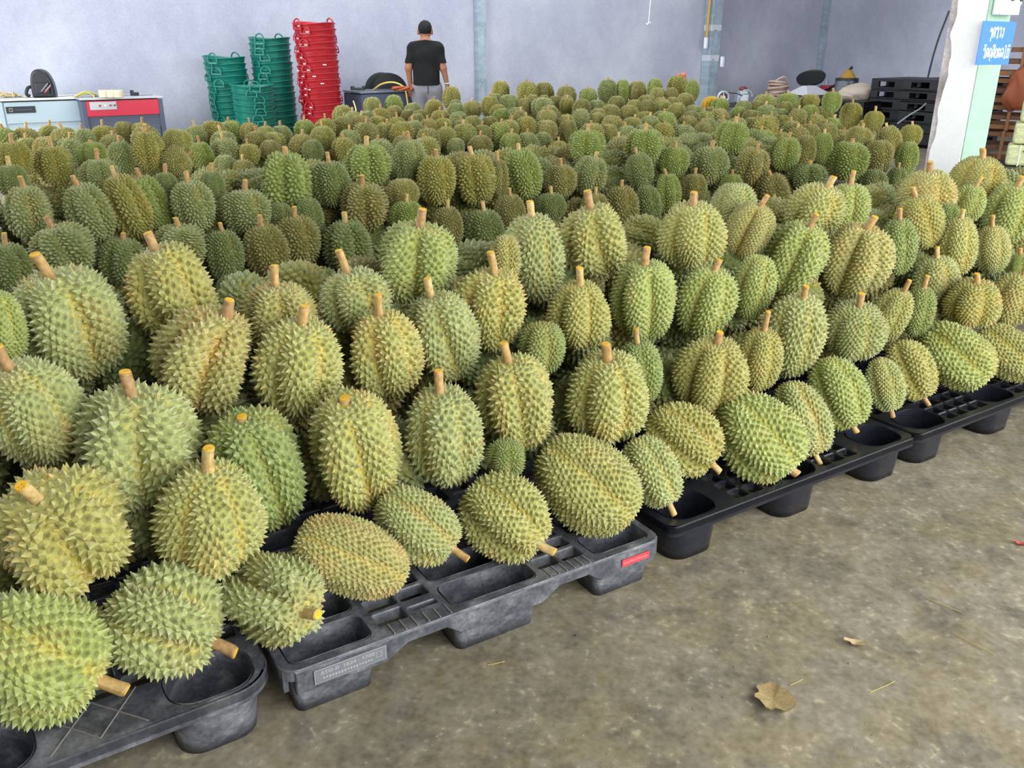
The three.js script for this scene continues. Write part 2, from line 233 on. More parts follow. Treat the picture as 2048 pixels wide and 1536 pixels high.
// ---- the near heap, fruit by fruit. x y: middle in the frame, w l: size across and along the fruit, a p: turn and lean of its stem end, tone, amp: depth of the grooves, taper (+ narrow at the stem), bend, roll, spines, stem in cm (0 cut flush, - hidden)
const near = [
  ['140 648 212 238 -10 4 1 .13 -.05 0 0 800 7', 'very large pale green durian at top left of the near heap, thick stem upright'],
  ['345 585 162 205 -18 0 6 .12 -.05 .06 20 620 5', 'golden-green durian with coarse spines, stem leaning left, behind the large pale one at left'],
  ['412 715 182 222 22 8 4 .16 .05 .1 -14 700 5', 'heart-shaped pinkish-tan durian, short yellow-ended stem leaning right'],
  ['557 635 146 150 0 0 4 .14 0 0 -10 700 6', 'brownish durian with two swollen shoulders and an upright yellow-ended stem'],
  ['600 736 172 208 8 4 0 .09 -.08 0 14 620 5', 'pale durian leaning right with a thin stem pointing left over its shoulder'],
  ['712 600 138 135 -14 0 1 .12 0 0 10 620 7', 'grey-green durian, only its top showing under a tall stem bent to the left'],
  ['835 525 158 172 6 6 2 .15 -.06 0 -22 800 6', 'durian topmost in mid heap with a bright yellow groove below its stem'],
  ['772 706 146 186 -6 6 0 .13 0 0 34 620 6', 'yellow-green barrel-shaped durian with stem tilted left, one deep groove at its right'],
  ['888 672 138 190 -16 2 1 .12 -.02 0 -10 700 6', 'grey-green durian leaning left, behind the barrel-shaped yellow-green one'],
  ['983 620 132 172 2 6 6 .12 -.2 .04 6 620 7', 'golden-green durian with broad shoulders narrowing to a point at its foot'],
  ['1066 515 126 182 -4 4 1 .07 .05 .02 16 620 5', 'long greyish durian with smooth round back at the heap top, short pale stem'],
  ['1012 520 62 110 0 0 4 .1 0 0 0 620 -1', 'small tan durian half hidden behind the long greyish one'],
  ['1190 482 136 152 -16 6 0 .15 .02 .08 -4 620 7', 'kidney-shaped bright durian at the heap top with a tall thick stem'],
  ['1384 470 132 138 -3 8 0 .1 0 0 18 800 5', 'round shaggy durian with long fine spines at the heap top, right of the middle'],
  ['1288 600 128 168 -2 6 2 .15 -.02 0 2 1000 6', 'durian with a curling lobe at its right side and finely spined middle, tall stem'],
  ['1158 628 124 140 0 6 6 .13 .06 0 12 800 6', 'small golden-green durian narrowing up to a dark stem with yellow end'],
  ['1085 695 100 108 0 0 5 .1 0 0 0 700 -1', 'dark green durian deep in shade between two pale ones, no stem in view'],
  ['1030 806 148 202 -8 8 0 .12 -.04 0 -4 620 6', 'tall bright durian with right side swollen and upright brown stem, middle of the heap'],
  ['1216 795 168 190 -3 8 0 .13 0 0 16 800 6', 'wide durian with a raised middle lobe between two grooves, dotted pale stem'],
  ['1282 742 90 130 -10 0 5 .12 0 0 0 700 5', 'dark green durian behind the wide one with the raised middle lobe'],
  ['890 872 156 208 -4 8 1 .09 -.06 0 14 620 6', 'blocky grey-green durian with coarse flat spines and straight stem, near the heap middle'],
  ['715 903 180 248 -8 14 0 .11 -.08 0 -12 800 0', 'tall durian whose stem is cut flush, small orange disc on top'],
  ['518 938 176 254 -10 14 5 .12 -.02 0 -2 800 0', 'deep green durian whose stem is cut flush, yellow disc on top'],
  ['276 892 232 262 2 6 1 .15 -.02 0 -20 620 6', 'broad grey-green durian with a deep middle groove, lower left of the heap'],
  ['66 824 190 224 -14 6 1 .07 -.02 0 16 800 6', 'round grey-green durian cut by the left edge, halfway up the heap'],
  ['418 1034 212 238 6 8 0 .07 .16 0 18 700 6', 'pear-shaped pale yellow durian, narrow at its stem'],
  ['126 1058 262 262 -18 22 6 .12 -.02 0 -16 620 6', 'huge golden-green durian at left with thick yellow-topped stem'],
  ['76 1308 262 288 124 30 2 .07 0 0 16 700 6', 'huge green durian lying in the lower left corner, stem pointing over the pallet'],
  ['330 1246 218 240 112 26 1 .16 .02 .05 -24 620 6', 'green durian lying on the nearest pallet, brown stem pointing right'],
  ['543 1192 176 214 78 58 1 .19 0 .03 -8 700 5', 'lobed durian at the pallet corner whose yellow-ended stem points at the viewer'],
  ['702 1112 148 246 -66 -14 4 .07 0 0 12 1000 -1', 'orange-tinged oblong durian lying at the pallet edge, no stem in view'],
  ['836 1048 134 190 122 24 1 .1 0 0 10 800 5', 'narrow olive durian lying at the pallet edge, stem cut pointing right'],
  ['1012 1036 166 196 122 26 0 .15 0 0 2 800 5', 'grooved durian lying with its stem out to the right over the pallet grid'],
  ['1174 965 178 236 -58 -20 0 .08 .04 0 14 1000 -1', 'largest durian lying on the pallet edge, bright green with broad rounded end'],
  ['1305 944 108 156 146 20 1 .1 0 0 14 700 4', 'small grey-green durian lying beside the largest lying one, stem over a pallet cup'],
  ['1012 918 80 84 0 0 5 .1 0 0 0 700 -1', 'bit of a green durian showing in the gap under the tall bright one'],
  ['1368 878 126 168 122 14 6 .15 0 .04 -8 700 4', 'golden-green twisted durian lying with stem to the right, under the orange-ribbed one'],
  ['1420 752 134 166 6 8 6 .14 -.02 0 14 1000 4', 'orange-ribbed golden durian with fine spines standing above the lying ones'],
  ['1520 718 92 132 2 6 6 .1 0 0 18 800 7', 'slim golden durian with a long dark stem, right of the orange-ribbed one'],
  ['1410 604 114 152 12 6 2 .12 -.04 0 30 700 4', 'fresh green durian with flat left side and short stem at its right shoulder'],
  ['1507 574 84 136 8 4 2 .1 -.02 0 12 700 -1', 'slim fresh green durian wedged between two broader ones, stem hidden'],
  ['1498 460 88 118 20 4 4 .15 0 0 -30 1000 5', 'reddish-edged lobed durian with stem leaning right, near the heap top'],
  ['1468 410 92 92 0 -6 1 .07 0 0 16 700 -1', 'pale rounded back of a durian behind the reddish-edged one'],
  ['1590 514 110 152 18 6 2 .15 0 0 -18 700 6', 'green durian with a central groove and thick orange stem leaning right'],
  ['1632 424 116 118 14 4 0 .08 0 .06 14 620 5', 'pale yellow lopsided durian at the heap top with a thick leaning stem'],
  ['1696 416 86 104 0 0 2 .13 0 0 2 800 6', 'green durian half hidden behind the pale lopsided one, whitish upright stem'],
  ['1590 672 112 172 4 6 1 .08 -.16 0 14 620 5', 'grey-green durian tapering to its foot with pink flecks, upright stem'],
  ['1710 520 122 156 12 6 4 .19 0 0 -32 1000 6', 'deeply grooved tan durian with three bold ribs and a leaning stem'],
  ['1797 492 72 116 -6 4 5 .1 0 0 12 700 5', 'dark green durian behind the deeply grooved tan one'],
  ['1840 444 92 112 -22 4 6 .09 0 .05 12 800 5', 'golden-green curved durian leaning left below the pillar'],
  ['1854 388 106 100 -2 4 4 .08 0 0 16 800 5', 'round tan durian with upright stem in front of the white pillar face'],
  ['1935 408 62 82 14 4 2 .08 0 0 16 700 5', 'small green durian with leaning stem under the pillar, between two bigger ones'],
  ['1955 358 102 88 4 4 6 .08 0 0 22 1000 5', 'round golden-green durian topmost at right, in front of the mint pillar face'],
  ['2018 428 96 124 6 4 2 .09 0 0 14 800 5', 'green durian near the right edge with two upright stems behind it'],
  ['1917 492 74 120 -4 4 0 .07 0 0 16 700 4', 'egg-shaped yellow-green durian below the small one under the pillar'],
  ['1985 498 66 98 -10 4 1 .06 0 0 16 800 5', 'grey-green egg-shaped durian near the right edge, halfway up the heap'],
  ['1874 572 86 124 -8 6 1 .07 -.1 0 14 800 5', 'grey-green durian pointed at its foot, above the lying green one'],
  ['1946 606 106 100 0 8 6 .1 0 0 12 800 4', 'squat golden durian with a yellow-ended stem, above the right pallet'],
  ['2026 598 86 114 10 4 4 .08 0 0 14 700 4', 'tan durian cut by the right edge, beside the squat golden one'],
  ['1780 632 72 134 14 6 0 .1 0 .05 10 700 5', 'slender yellow-green durian with stem leaning right, twin of the darker one beside it'],
  ['1838 622 62 110 2 4 5 .08 0 0 12 700 5', 'slender dark green durian with twin stem beside the yellow-green slender one'],
  ['1708 662 120 122 4 8 1 .07 -.04 0 14 800 5', 'squarish speckled grey-green durian below the deeply grooved tan one'],
  ['1912 710 120 158 -60 -16 2 .1 .03 0 6 800 -1', 'bright green durian lying with pointed end up-left, above the far pallet cup'],
  ['2014 704 96 140 -60 -14 0 .07 0 0 14 800 -1', 'yellow-green durian lying at the right edge of the picture'],
  ['1822 742 88 132 146 16 6 .14 0 0 -18 700 4', 'reddish-grooved golden durian lying with its stem over the pallet grid'],
  ['1770 770 66 118 158 14 1 .1 0 0 12 800 3', 'narrow grey-green durian lying beside the reddish-grooved one'],
  ['1680 786 108 156 148 14 2 .1 0 .04 8 800 3', 'curved green durian lying with its foot up, stem tucked at the pallet corner'],
  ['1606 838 100 164 150 16 1 .11 0 .03 12 800 4', 'dark-sided durian lying with pale stem over the grid, behind the big bright lying one'],
  ['1520 872 162 196 130 14 2 .09 -.04 0 14 800 3', 'big bright green durian lying above the middle pallet feet'],
  ['4 652 92 150 0 0 2 .1 0 0 10 700 -1', 'green durian mostly beyond the left edge, beside the very large pale one'],
  ['1894 442 52 74 0 0 5 .1 0 0 10 700 -1', 'shaded green durian peeping out beside the golden-green curved one below the pillar'],
  ['2036 532 40 54 0 0 2 .1 0 0 10 700 3', 'tiny green durian at the right edge above the tan one'],
];
for (const [row, label] of near) {
  const [x, y, w, l, a, p, tone, amp, taper, bend, roll, n, stem] = row.split(' ').map(Number);
  const place = onHeap(x, y, -0.2, 1.25), d = stand(place, x, w, l, a, p);
  durians.push({ place, ...d, x, y, tone, amp, taper, bend, roll, n, stem, label, own: true });
}

// ---- the heaps behind it: x y w l a tone amp roll stem
const behind = `60 427 82 114 0 1 .12 -16 5/180 424 88 120 -14 1 .1 14 5/258 412 78 138 -16 6 .12 6 5/302 408 68 130 -14 2 .1 10 5/388 412 82 104 -6 1 .08 14 5/494 424 94 92 0 1 .06 14 5/573 366 92 130 4 2 .14 -26 4/
662 368 76 92 -2 5 .08 14 5/737 330 84 88 -2 2 .14 -18 5/820 320 64 82 0 1 .07 14 5/874 360 76 100 0 6 .08 14 4/728 412 92 98 0 3 .17 -18 5/806 386 64 58 0 4 .08 14 -1/697 494 98 112 -4 5 .1 -4 5/596 482 90 106 -2 3 .07 14 5/
534 504 86 114 -6 3 .07 10 5/452 512 72 108 -2 5 .08 14 4/362 492 102 80 0 1 .16 -18 4/248 522 88 96 8 5 .1 14 3/130 504 112 116 -16 1 .12 -10 5/22 540 88 112 0 5 .1 14 5/200 350 66 66 0 1 .1 -18 5/110 332 66 80 0 6 .12 -10 5/
30 316 64 66 0 6 .07 14 4/25 362 60 66 0 5 .07 14 4/294 300 62 78 0 6 .17 -20 4/186 310 58 54 0 2 .1 14 0/243 314 50 64 0 5 .08 14 4/356 283 56 44 10 0 .06 14 -1/352 324 62 50 60 4 .05 14 3/403 312 46 56 0 2 .08 14 5/450 330 44 40 0 1 .06 14 -1/
448 288 52 52 -8 1 .06 14 5/426 370 46 56 0 5 .07 14 4/334 372 42 56 0 5 .07 14 4/487 342 46 46 0 3 .06 14 4/497 309 46 44 0 6 .1 -18 4/514 285 48 46 0 3 .06 14 4/951 358 80 104 -8 6 .13 -22 5/996 356 44 84 0 3 .1 10 5/1047 350 72 106 -12 2 .08 14 4/
1121 362 66 66 0 3 .06 14 4/1180 350 68 78 14 1 .1 14 4/1174 292 72 66 0 2 .12 -24 4/1289 295 72 76 0 2 .12 -14 4/1234 346 50 74 0 5 .08 14 4/1281 344 54 78 -14 5 .07 14 4/1349 323 60 60 0 2 .06 14 4/1246 424 66 108 -6 3 .08 14 4/1296 416 54 92 -8 5 .06 14 -1/
1190 416 58 62 0 4 .1 14 4/1102 412 60 54 0 5 .08 14 4/1020 428 62 80 0 3 .06 14 4/969 464 78 92 0 5 .06 14 5/896 458 60 92 0 3 .08 14 4/814 434 68 66 0 2 .08 14 4/1054 290 48 50 0 1 .07 14 4/961 292 48 42 0 3 .06 14 4/999 272 48 56 8 2 .1 14 4/1092 262 48 40 0 4 .06 14 -1/
1086 282 34 36 0 1 .06 14 -1/1136 262 36 44 0 3 .07 14 4/912 295 36 38 0 1 .06 14 -1/1216 270 40 44 0 4 .07 14 -1/1088 328 46 58 0 5 .07 14 4/1117 304 40 46 0 6 .12 -18 4/1420 330 74 76 0 1 .09 14 4/1502 334 62 82 12 4 .16 -34 4/1464 275 60 66 10 2 .12 -8 4/
1525 266 52 70 0 6 .14 -18 3/1453 302 48 46 0 1 .06 14 -1/1571 307 58 68 4 2 .1 -10 4/1608 306 44 72 4 3 .08 14 -1/1645 296 38 62 0 2 .08 14 3/1696 322 80 78 4 2 .07 8 3/1757 314 56 68 0 3 .08 14 -1/1718 276 50 46 10 4 .08 14 3/1333 386 52 82 -4 2 .16 -20 4/1388 378 52 62 0 3 .07 14 4/
1546 394 68 96 -12 3 .1 -2 4/1462 376 46 58 0 2 .08 14 3/1616 356 68 52 0 5 .16 -18 3/1744 372 58 68 0 5 .06 14 -1/1792 368 40 68 0 5 .07 14 4/1762 430 58 50 0 5 .06 14 0/1814 316 42 66 0 2 .07 14 -1/1748 242 38 40 0 6 .07 14 4/1664 204 38 42 0 2 .08 14 3/
1702 230 42 50 0 6 .08 14 3/1778 285 48 68 -16 4 .08 14 3/1822 272 42 46 0 6 .08 14 3/620 440 54 90 0 5 .08 14 -1/640 575 90 60 0 5 .07 14 -1/470 578 70 44 0 5 .07 14 -1/930 530 60 56 0 3 .07 14 -1/1300 480 70 66 0 5 .07 14 -1/560 440 60 70 0 5 .07 14 -1/563 274 44 46 0 1 .07 14 4/532 274 42 44 0 0 .07 14 4/604 298 50 60 6 4 .07 14 4/626 302 40 46 0 5 .07 14 -1/610 264 40 50 0 2 .1 14 4/646 276 48 48 0 0 .06 14 4/688 300 46 52 0 6 .1 -18 4/540 300 40 40 0 3 .07 14 -1`;
for (const row of behind.replace(/\n/g, '').split('/')) {
  const [x, y, w, l, a, tone, amp, roll, stem] = row.split(' ').map(Number);
  const deep = w < 54 && y < 350 && !(x > 1590 && w > 36) ? 4.0 : 1.75, place = onHeap(x, y, deep, deep > 3 ? 7.4 : 3.4), d = stand(place, x, w, l, a, 2);
  durians.push({ place, ...d, x, y, tone, amp, taper: 0, bend: 0, roll, stem, far: deep > 3 });
}
// ---- the last ridge before the back wall: smoother, older fruit at a greater distance
const ridge = '1001 185 36 46 0 6/1054 188 42 50 0 6/1088 187 36 46 0 3/1132 194 38 44 0 3/1176 196 36 40 0 2/1215 182 38 46 0 5/1246 182 28 46 0 2/1275 184 36 44 0 3/1310 177 30 40 0 2/1314 194 34 38 0 4/1356 175 38 48 0 6/1342 196 28 42 0 3/1384 182 26 44 0 2/1233 209 34 34 0 3/1293 208 36 36 0 3/1370 203 34 34 0 4/980 213 36 42 0 6/944 220 36 36 0 4/1017 212 40 46 0 1/1050 213 30 34 0 3/903 196 34 46 0 6/868 217 36 36 0 6/880 240 38 40 0 6/1086 215 42 40 0 1/1134 212 28 34 0 6/1422 210 36 34 0 7/788 212 36 44 0 2/745 212 34 36 0 0/686 232 40 44 0 0/1440 214 34 36 0 2/1530 208 40 40 0 0/1575 206 44 36 0 2/1620 205 36 34 0 6';
for (const row of ridge.split('/')) {
  const [x, y, w, l, a, tone] = row.split(' ').map(Number), place = onHeap(x, y, 4.6, 8.6), d = stand(place, x, w, l, a, 2);
  durians.push({ place, ...d, x, y, tone, amp: rnd() < 0.6 ? 0.13 : 0.07, taper: 0, bend: 0, roll: rr(-36, 36), stem: rnd() < 0.6 ? 3.5 : -1, far: true, ridge: true });
}
// ---- the many small fruit between, heap by heap, wherever the heap's surface still has room
const crowded = (x, y, r) => durians.some((d) => Math.abs(d.x - x) < r + d.W * 0.36 * 1750 / d.place.distanceTo(EYEP) * 0.6 && Math.abs(d.y - y) < r * 0.62);
for (let y = 300, row = 0; y > 196; y -= lerp(9, 15, (y - 196) / 104), row++) {
  for (let x = -20 + rr(0, 30); x < 1840; ) {
    const size = lerp(27, 52, clamp((y - 196) / 104, 0, 1)) * rr(0.85, 1.15), yy = y + rr(-5, 5);
    const top = x < 600 ? 266 : x < 700 ? lerp(266, 232, (x - 600) / 100) : x < 860 ? lerp(232, 200, (x - 700) / 160) : x < 1390 ? 203 : x < 1640 ? 217 : lerp(217, 300, (x - 1640) / 180);
    if (yy > top && !crowded(x, yy, size * 0.46)) {
      const place = onHeap(x, yy, 4.1, 9), d = stand(place, x, size, size * rr(0.95, 1.2), rr(-10, 10), rr(-6, 8));
      durians.push({ place, ...d, x, y: yy, tone: [1, 0, 3, 2, 6, 1, 4, 3][Math.floor(rr(0, 8))], amp: rr(0.05, 0.14), taper: 0, bend: 0, roll: rr(-36, 36), stem: rnd() < 0.75 ? rr(3, 5) : -1, far: true, filled: true });
    }
    x += size * rr(0.7, 0.95);
  }
}
if (globalThis.DEBUG_HEAPS) durians.forEach((d) => { const g = d.place.y - heapHeight(us(d.place)[1]); if (Math.abs(g) > 0.03) console.log('off', d.x, d.y, g.toFixed(2), us(d.place).map((v) => v.toFixed(2)).join(',')); });

// ---- fruit that would run into each other give way along the line of sight, the farther one mostly
for (let pass = 0; pass < 60; pass++) {
  for (let i = 0; i < durians.length; i++) for (let j = i + 1; j < durians.length; j++) {
    const A = durians[i], B = durians[j], gap = B.place.clone().sub(A.place), dist = gap.length(); if (dist > 0.36 || !!A.own !== !!B.own) continue;
    const reach = (d) => { const c = Math.abs(gap.dot(d.axis)) / dist; return 0.47 * (d.W + (d.L - d.W) * c * c); };
    const over = reach(A) + reach(B) - dist; if (over < 0.012) continue;
    const ra = A.place.distanceTo(EYEP), rb = B.place.distanceTo(EYEP), first = A.own ? A.y * 1 + (A.label ? 0 : 0) > B.y : ra < rb, [n, f, rn, rf] = first ? [A, B, ra, rb] : [B, A, rb, ra];
    const move = (d, r, by) => { const k = (r + by) / r; if (Math.abs((d.drift || 0) + by) > 0.34) return; d.drift = (d.drift || 0) + by; d.place.sub(EYEP).multiplyScalar(k).add(EYEP); d.W *= k; d.L *= k; };
    move(f, rf, 0.22 * over); move(n, rn, -0.06 * over);
  }
}
for (const d of durians) if (d.own) for (let k = 0; k < 40; k++) { const low = d.place.y - 0.47 * Math.sqrt(d.W * d.W * (1 - d.axis.y ** 2) + (d.L * d.axis.y) ** 2); if (low > 0.14) break; d.place.sub(EYEP).multiplyScalar(0.994).add(EYEP); d.W *= 0.994; d.L *= 0.994; }
// ---- build them: the near ones each from a husk of its own, those behind as copies of a few kinds
const kindGeo = new Map();
function kindHusk(far, amp, roll, k) {
  const key = [far, Math.round(amp * 25), Math.round(roll / 12), k % 2].join();
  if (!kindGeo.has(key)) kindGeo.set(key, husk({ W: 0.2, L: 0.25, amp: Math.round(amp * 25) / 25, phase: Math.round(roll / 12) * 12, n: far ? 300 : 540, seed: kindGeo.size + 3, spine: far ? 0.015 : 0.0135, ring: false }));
  return kindGeo.get(key);
}
const size = (d) => d.W * d.L / d.place.distanceTo(EYEP) ** 2;
const rest = durians.slice().sort((a, b) => (b.label ? 1 : 0) - (a.label ? 1 : 0) || (a.filled ? 1 : 0) - (b.filled ? 1 : 0) || size(b) - size(a)), singles = rest.splice(0, 296);
const SPANS = [[-99, 150, 'below the white machine'], [150, 320, 'below the red machine'], [320, 405, 'right of the red machine'], [405, 580, 'below the green baskets'], [580, 680, 'below the red baskets'], [680, 840, 'below the dark grey machine'], [840, 930, 'below the man'], [930, 1030, 'below the thin wall post'], [1030, 1240, 'below the middle of the bare wall'], [1240, 1400, 'left of the wide wall post'], [1400, 1470, 'below the wide wall post'], [1470, 1580, 'below the grey engine'], [1580, 1700, 'below the red tiller'], [1700, 1900, 'left of the white pillar']];
const LEVELS = [[440, 'lowest'], [395, 'second'], [350, 'third'], [318, 'fourth'], [290, 'fifth'], [266, 'sixth'], [246, 'seventh'], [228, 'eighth'], [210, 'ninth'], [0, 'topmost']];
const ORD = ['first', 'second', 'third', 'fourth', 'fifth', 'sixth', 'seventh', 'eighth', 'ninth', 'tenth', 'eleventh', 'twelfth', 'thirteenth', 'fourteenth', 'fifteenth'];
const spots = new Map();
for (const d of singles) if (!d.label) { d.span = SPANS.find((s) => d.x < s[1]) || SPANS[13]; d.level = LEVELS.find((l) => d.y >= l[0]); const k = d.span[2] + d.level[1]; if (!spots.has(k)) spots.set(k, []); spots.get(k).push(d); }
for (const list of spots.values()) { list.sort((a, b) => a.x - b.x); list.forEach((d, i) => { d.label = `${TONE_WORD[d.tone]} durian, ${list.length > 1 ? ORD[i] + ' from left' : 'alone'} in ${d.level[1]} row ${d.span[2]}`; }); }
singles.forEach((d, i) => {
  const t = thing('durian', d.label, 'durian', d.place.toArray(), 0, d.own ? 'durians of the near heap' : d.ridge ? 'older durians by the back wall' : d.far ? 'durians of the far heaps' : 'durians of the second heap');
  orient(t, d.axis, d.toward);
  let top;
  if (d.own) {
    const spine = 0.0104 * Math.sqrt(700 / d.n) * clamp(d.W / 0.2, 0.75, 1.25), geo = husk({ W: d.W - 1.3 * spine, L: d.L - 1.3 * spine, amp: d.amp, phase: d.roll - (d.roll > 5 ? 0 : 0), taper: d.taper, bend: d.bend, n: d.n, seed: i + 1, spine });
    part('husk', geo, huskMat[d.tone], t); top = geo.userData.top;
  } else {
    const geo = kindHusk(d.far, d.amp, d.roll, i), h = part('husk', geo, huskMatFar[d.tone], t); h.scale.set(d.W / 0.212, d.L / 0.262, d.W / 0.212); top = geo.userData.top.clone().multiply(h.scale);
  }
  if (d.stem >= 0) addStem(t, top, 0.0115 * clamp(d.W / 0.2, 0.8, 1.2), d.stem ? d.stem / 100 + 0.012 : 0.024, i, rr(-0.12, 0.12), !!d.own);
});
// ---- what is too small to single out, and the fruit lying deeper in the heaps
{
  const body = kindHusk(true, 0.08, 12, 0).clone(), list = rest.map((d) => ({ p: d.place, q: d.axis, toward: d.toward, W: d.W, L: d.L, tone: d.tone }));
  const inside = (s, u) => { const h = heapHeight(s); for (let y = h - 0.17; y > 0.22; y -= 0.19) list.push({ p: at(u + rr(-0.05, 0.05), s + 0.1 + rr(-0.05, 0.05), y), q: V(rr(-1, 1), rr(-0.2, 1), rr(-1, 1)).normalize(), toward: V(0, 0, 1), W: 0.19, L: 0.22, tone: [1, 3, 5, 0][Math.floor(rr(0, 4))] }); };
  for (let s = 0.12; s < 1.0; s += 0.2) for (let u = -0.8; u < 4.8; u += 0.2) inside(s, u);
  for (let s = 2.0; s < 3.2; s += 0.2) for (let u = -1.6; u < 4.6; u += 0.2) inside(s, u);
  for (const d of durians) if (d.far) for (let y = d.place.y - 0.2; y > 0.12; y -= 0.19) list.push({ p: V(d.place.x + rr(-0.04, 0.04), y, d.place.z + rr(-0.04, 0.04) - 0.03), q: V(rr(-1, 1), rr(-0.2, 1), rr(-1, 1)).normalize(), toward: V(0, 0, 1), W: 0.19, L: 0.21, tone: [1, 3, 5, 0][Math.floor(rr(0, 4))] });
  const inst = new THREE.InstancedMesh(body, new THREE.MeshStandardMaterial({ roughness: 0.55, vertexColors: true, flatShading: true }), list.length), m = new THREE.Object3D();
  list.forEach((d, i) => { m.position.copy(d.p); orient(m, d.q, d.toward); m.scale.set(d.W / 0.212, d.L / 0.262, d.W / 0.212); m.updateMatrix(); inst.setMatrixAt(i, m.matrix); inst.setColorAt(i, toned(d.tone).multiplyScalar(0.9)); });
  inst.name = 'durian_mass'; shade(inst); inst.userData = { kind: 'stuff', label: 'small and half-buried durians filling the gaps of all the heaps', category: 'durians' }; scene.add(inst);
}

// ---------------------------------------------------------------- pallets under the near heap
const wearMap = makeTexture(512, 2, true, (x, y) => { const v = fbm(x * 9, y * 9, 9, 4, 121), f = fbm(x * 70, y * 70, 70, 3, 131), k = clamp((v - 0.42) * 3, 0, 1); return mixc([0.27, 0.275, 0.295], [0.46, 0.46, 0.465], k * 0.9).map((c) => c + (f - 0.5) * 0.16); });
const newMap = makeTexture(256, 2, true, (x, y) => { const f = fbm(x * 30, y * 30, 30, 3, 141); return [0.125, 0.13, 0.155].map((c) => c + (f - 0.5) * 0.05); });
const greyPlastic = std(0xffffff, 0.42, { map: wearMap, side: THREE.DoubleSide }), blackPlastic = std(0xffffff, 0.22, { map: newMap, side: THREE.DoubleSide });
function roundRect(path, x, z, w, d, r) {                                  // middle x, z
  const a = x - w / 2, b = x + w / 2, c = z - d / 2, e = z + d / 2; r = Math.min(r, w / 2, d / 2);
  path.moveTo(a + r, c); path.lineTo(b - r, c); path.absarc(b - r, c + r, r, -Math.PI / 2, 0); path.lineTo(b, e - r); path.absarc(b - r, e - r, r, 0, Math.PI / 2);
  path.lineTo(a + r, e); path.absarc(a + r, e - r, r, Math.PI / 2, Math.PI); path.lineTo(a, c + r); path.absarc(a + r, c + r, r, Math.PI, Math.PI * 1.5); return path;
}
function ringPoints(w, d, r, y, k = 5) {
  const out = []; r = Math.min(r, w / 2, d / 2);
  for (const [sx, sz, a0] of [[1, -1, -90], [1, 1, 0], [-1, 1, 90], [-1, -1, 180]]) for (let i = 0; i <= k; i++) { const a = (a0 + 90 * i / k) * RAD; out.push([sx * (w / 2 - r) + r * Math.cos(a), y, sz * (d / 2 - r) + r * Math.sin(a)]); }
  return out;
}
function loft(rings, closeEnd) {                                           // skin through rings of points, the last one closed if asked
  const pos = [], idx = [], n = rings[0].length;
  rings.forEach((r) => r.forEach((p) => pos.push(...p)));
  for (let k = 0; k + 1 < rings.length; k++) for (let i = 0; i < n; i++) { const j = (i + 1) % n, a = k * n + i, b = k * n + j; idx.push(a, a + n, b, b, a + n, b + n); }
  if (closeEnd) { const last = rings[rings.length - 1], c = [0, 1, 2].map((q) => last.reduce((s, p) => s + p[q], 0) / n); pos.push(...c); for (let i = 0; i < n; i++) idx.push((rings.length - 1) * n + i, pos.length / 3 - 1, (rings.length - 1) * n + (i + 1) % n); }
  const g = new THREE.BufferGeometry(); g.setAttribute('position', new THREE.Float32BufferAttribute(pos, 3)); g.setIndex(idx); g.computeVertexNormals();
  const uv = new Float32Array(pos.length / 3 * 2); for (let i = 0; i < pos.length / 3; i++) { uv[2 * i] = pos[3 * i] + pos[3 * i + 2]; uv[2 * i + 1] = pos[3 * i + 1] * 1.3 + pos[3 * i + 2]; } g.setAttribute('uv', new THREE.BufferAttribute(uv, 2)); return g;
}
// a hollow foot, open on top: outside down, then inside down to its bottom
function cup(w, d, r, h, taper) {
  const top = 0.138, steps = [0, 0.12, 0.4, 0.75, 1], bowl = (inset, y0, y1, round) => steps.map((t) => { const k = 1 - taper * (round ? Math.pow(t, 1.6) : t); return ringPoints(w * k - inset * 2, d * k - inset * 2, r * k, lerp(y0, y1, t)); });
  return merge([loft(bowl(-0.006, top - 0.012, top - h, false), true), loft(bowl(0, top + 0.001, top - h + 0.006, true), true)]);
}
const DECK = 0.138;
function deckShape(width, depth, corner, holes) { const s = roundRect(new THREE.Shape(), width / 2, depth / 2, width, depth, corner); for (const h of holes) s.holes.push(h); return s; }
function extrudeDeck(shape, thick, bevel = 0.003) { return new THREE.ExtrudeGeometry(shape, { depth: thick - 2 * bevel, bevelEnabled: true, bevelThickness: bevel, bevelSize: bevel, bevelOffset: -bevel, bevelSegments: 1, curveSegments: 4 }).rotateX(-Math.PI / 2).translate(0, DECK - thick + bevel, 0); }
const rectHole = (x, z, w, d, r = 0.008) => roundRect(new THREE.Path(), x, z, w, d, r);
const triHole = (pts) => { const p = new THREE.Path(); pts.forEach(([x, z], i) => (i ? p.lineTo(x, z) : p.moveTo(x, z))); p.closePath(); return p; };
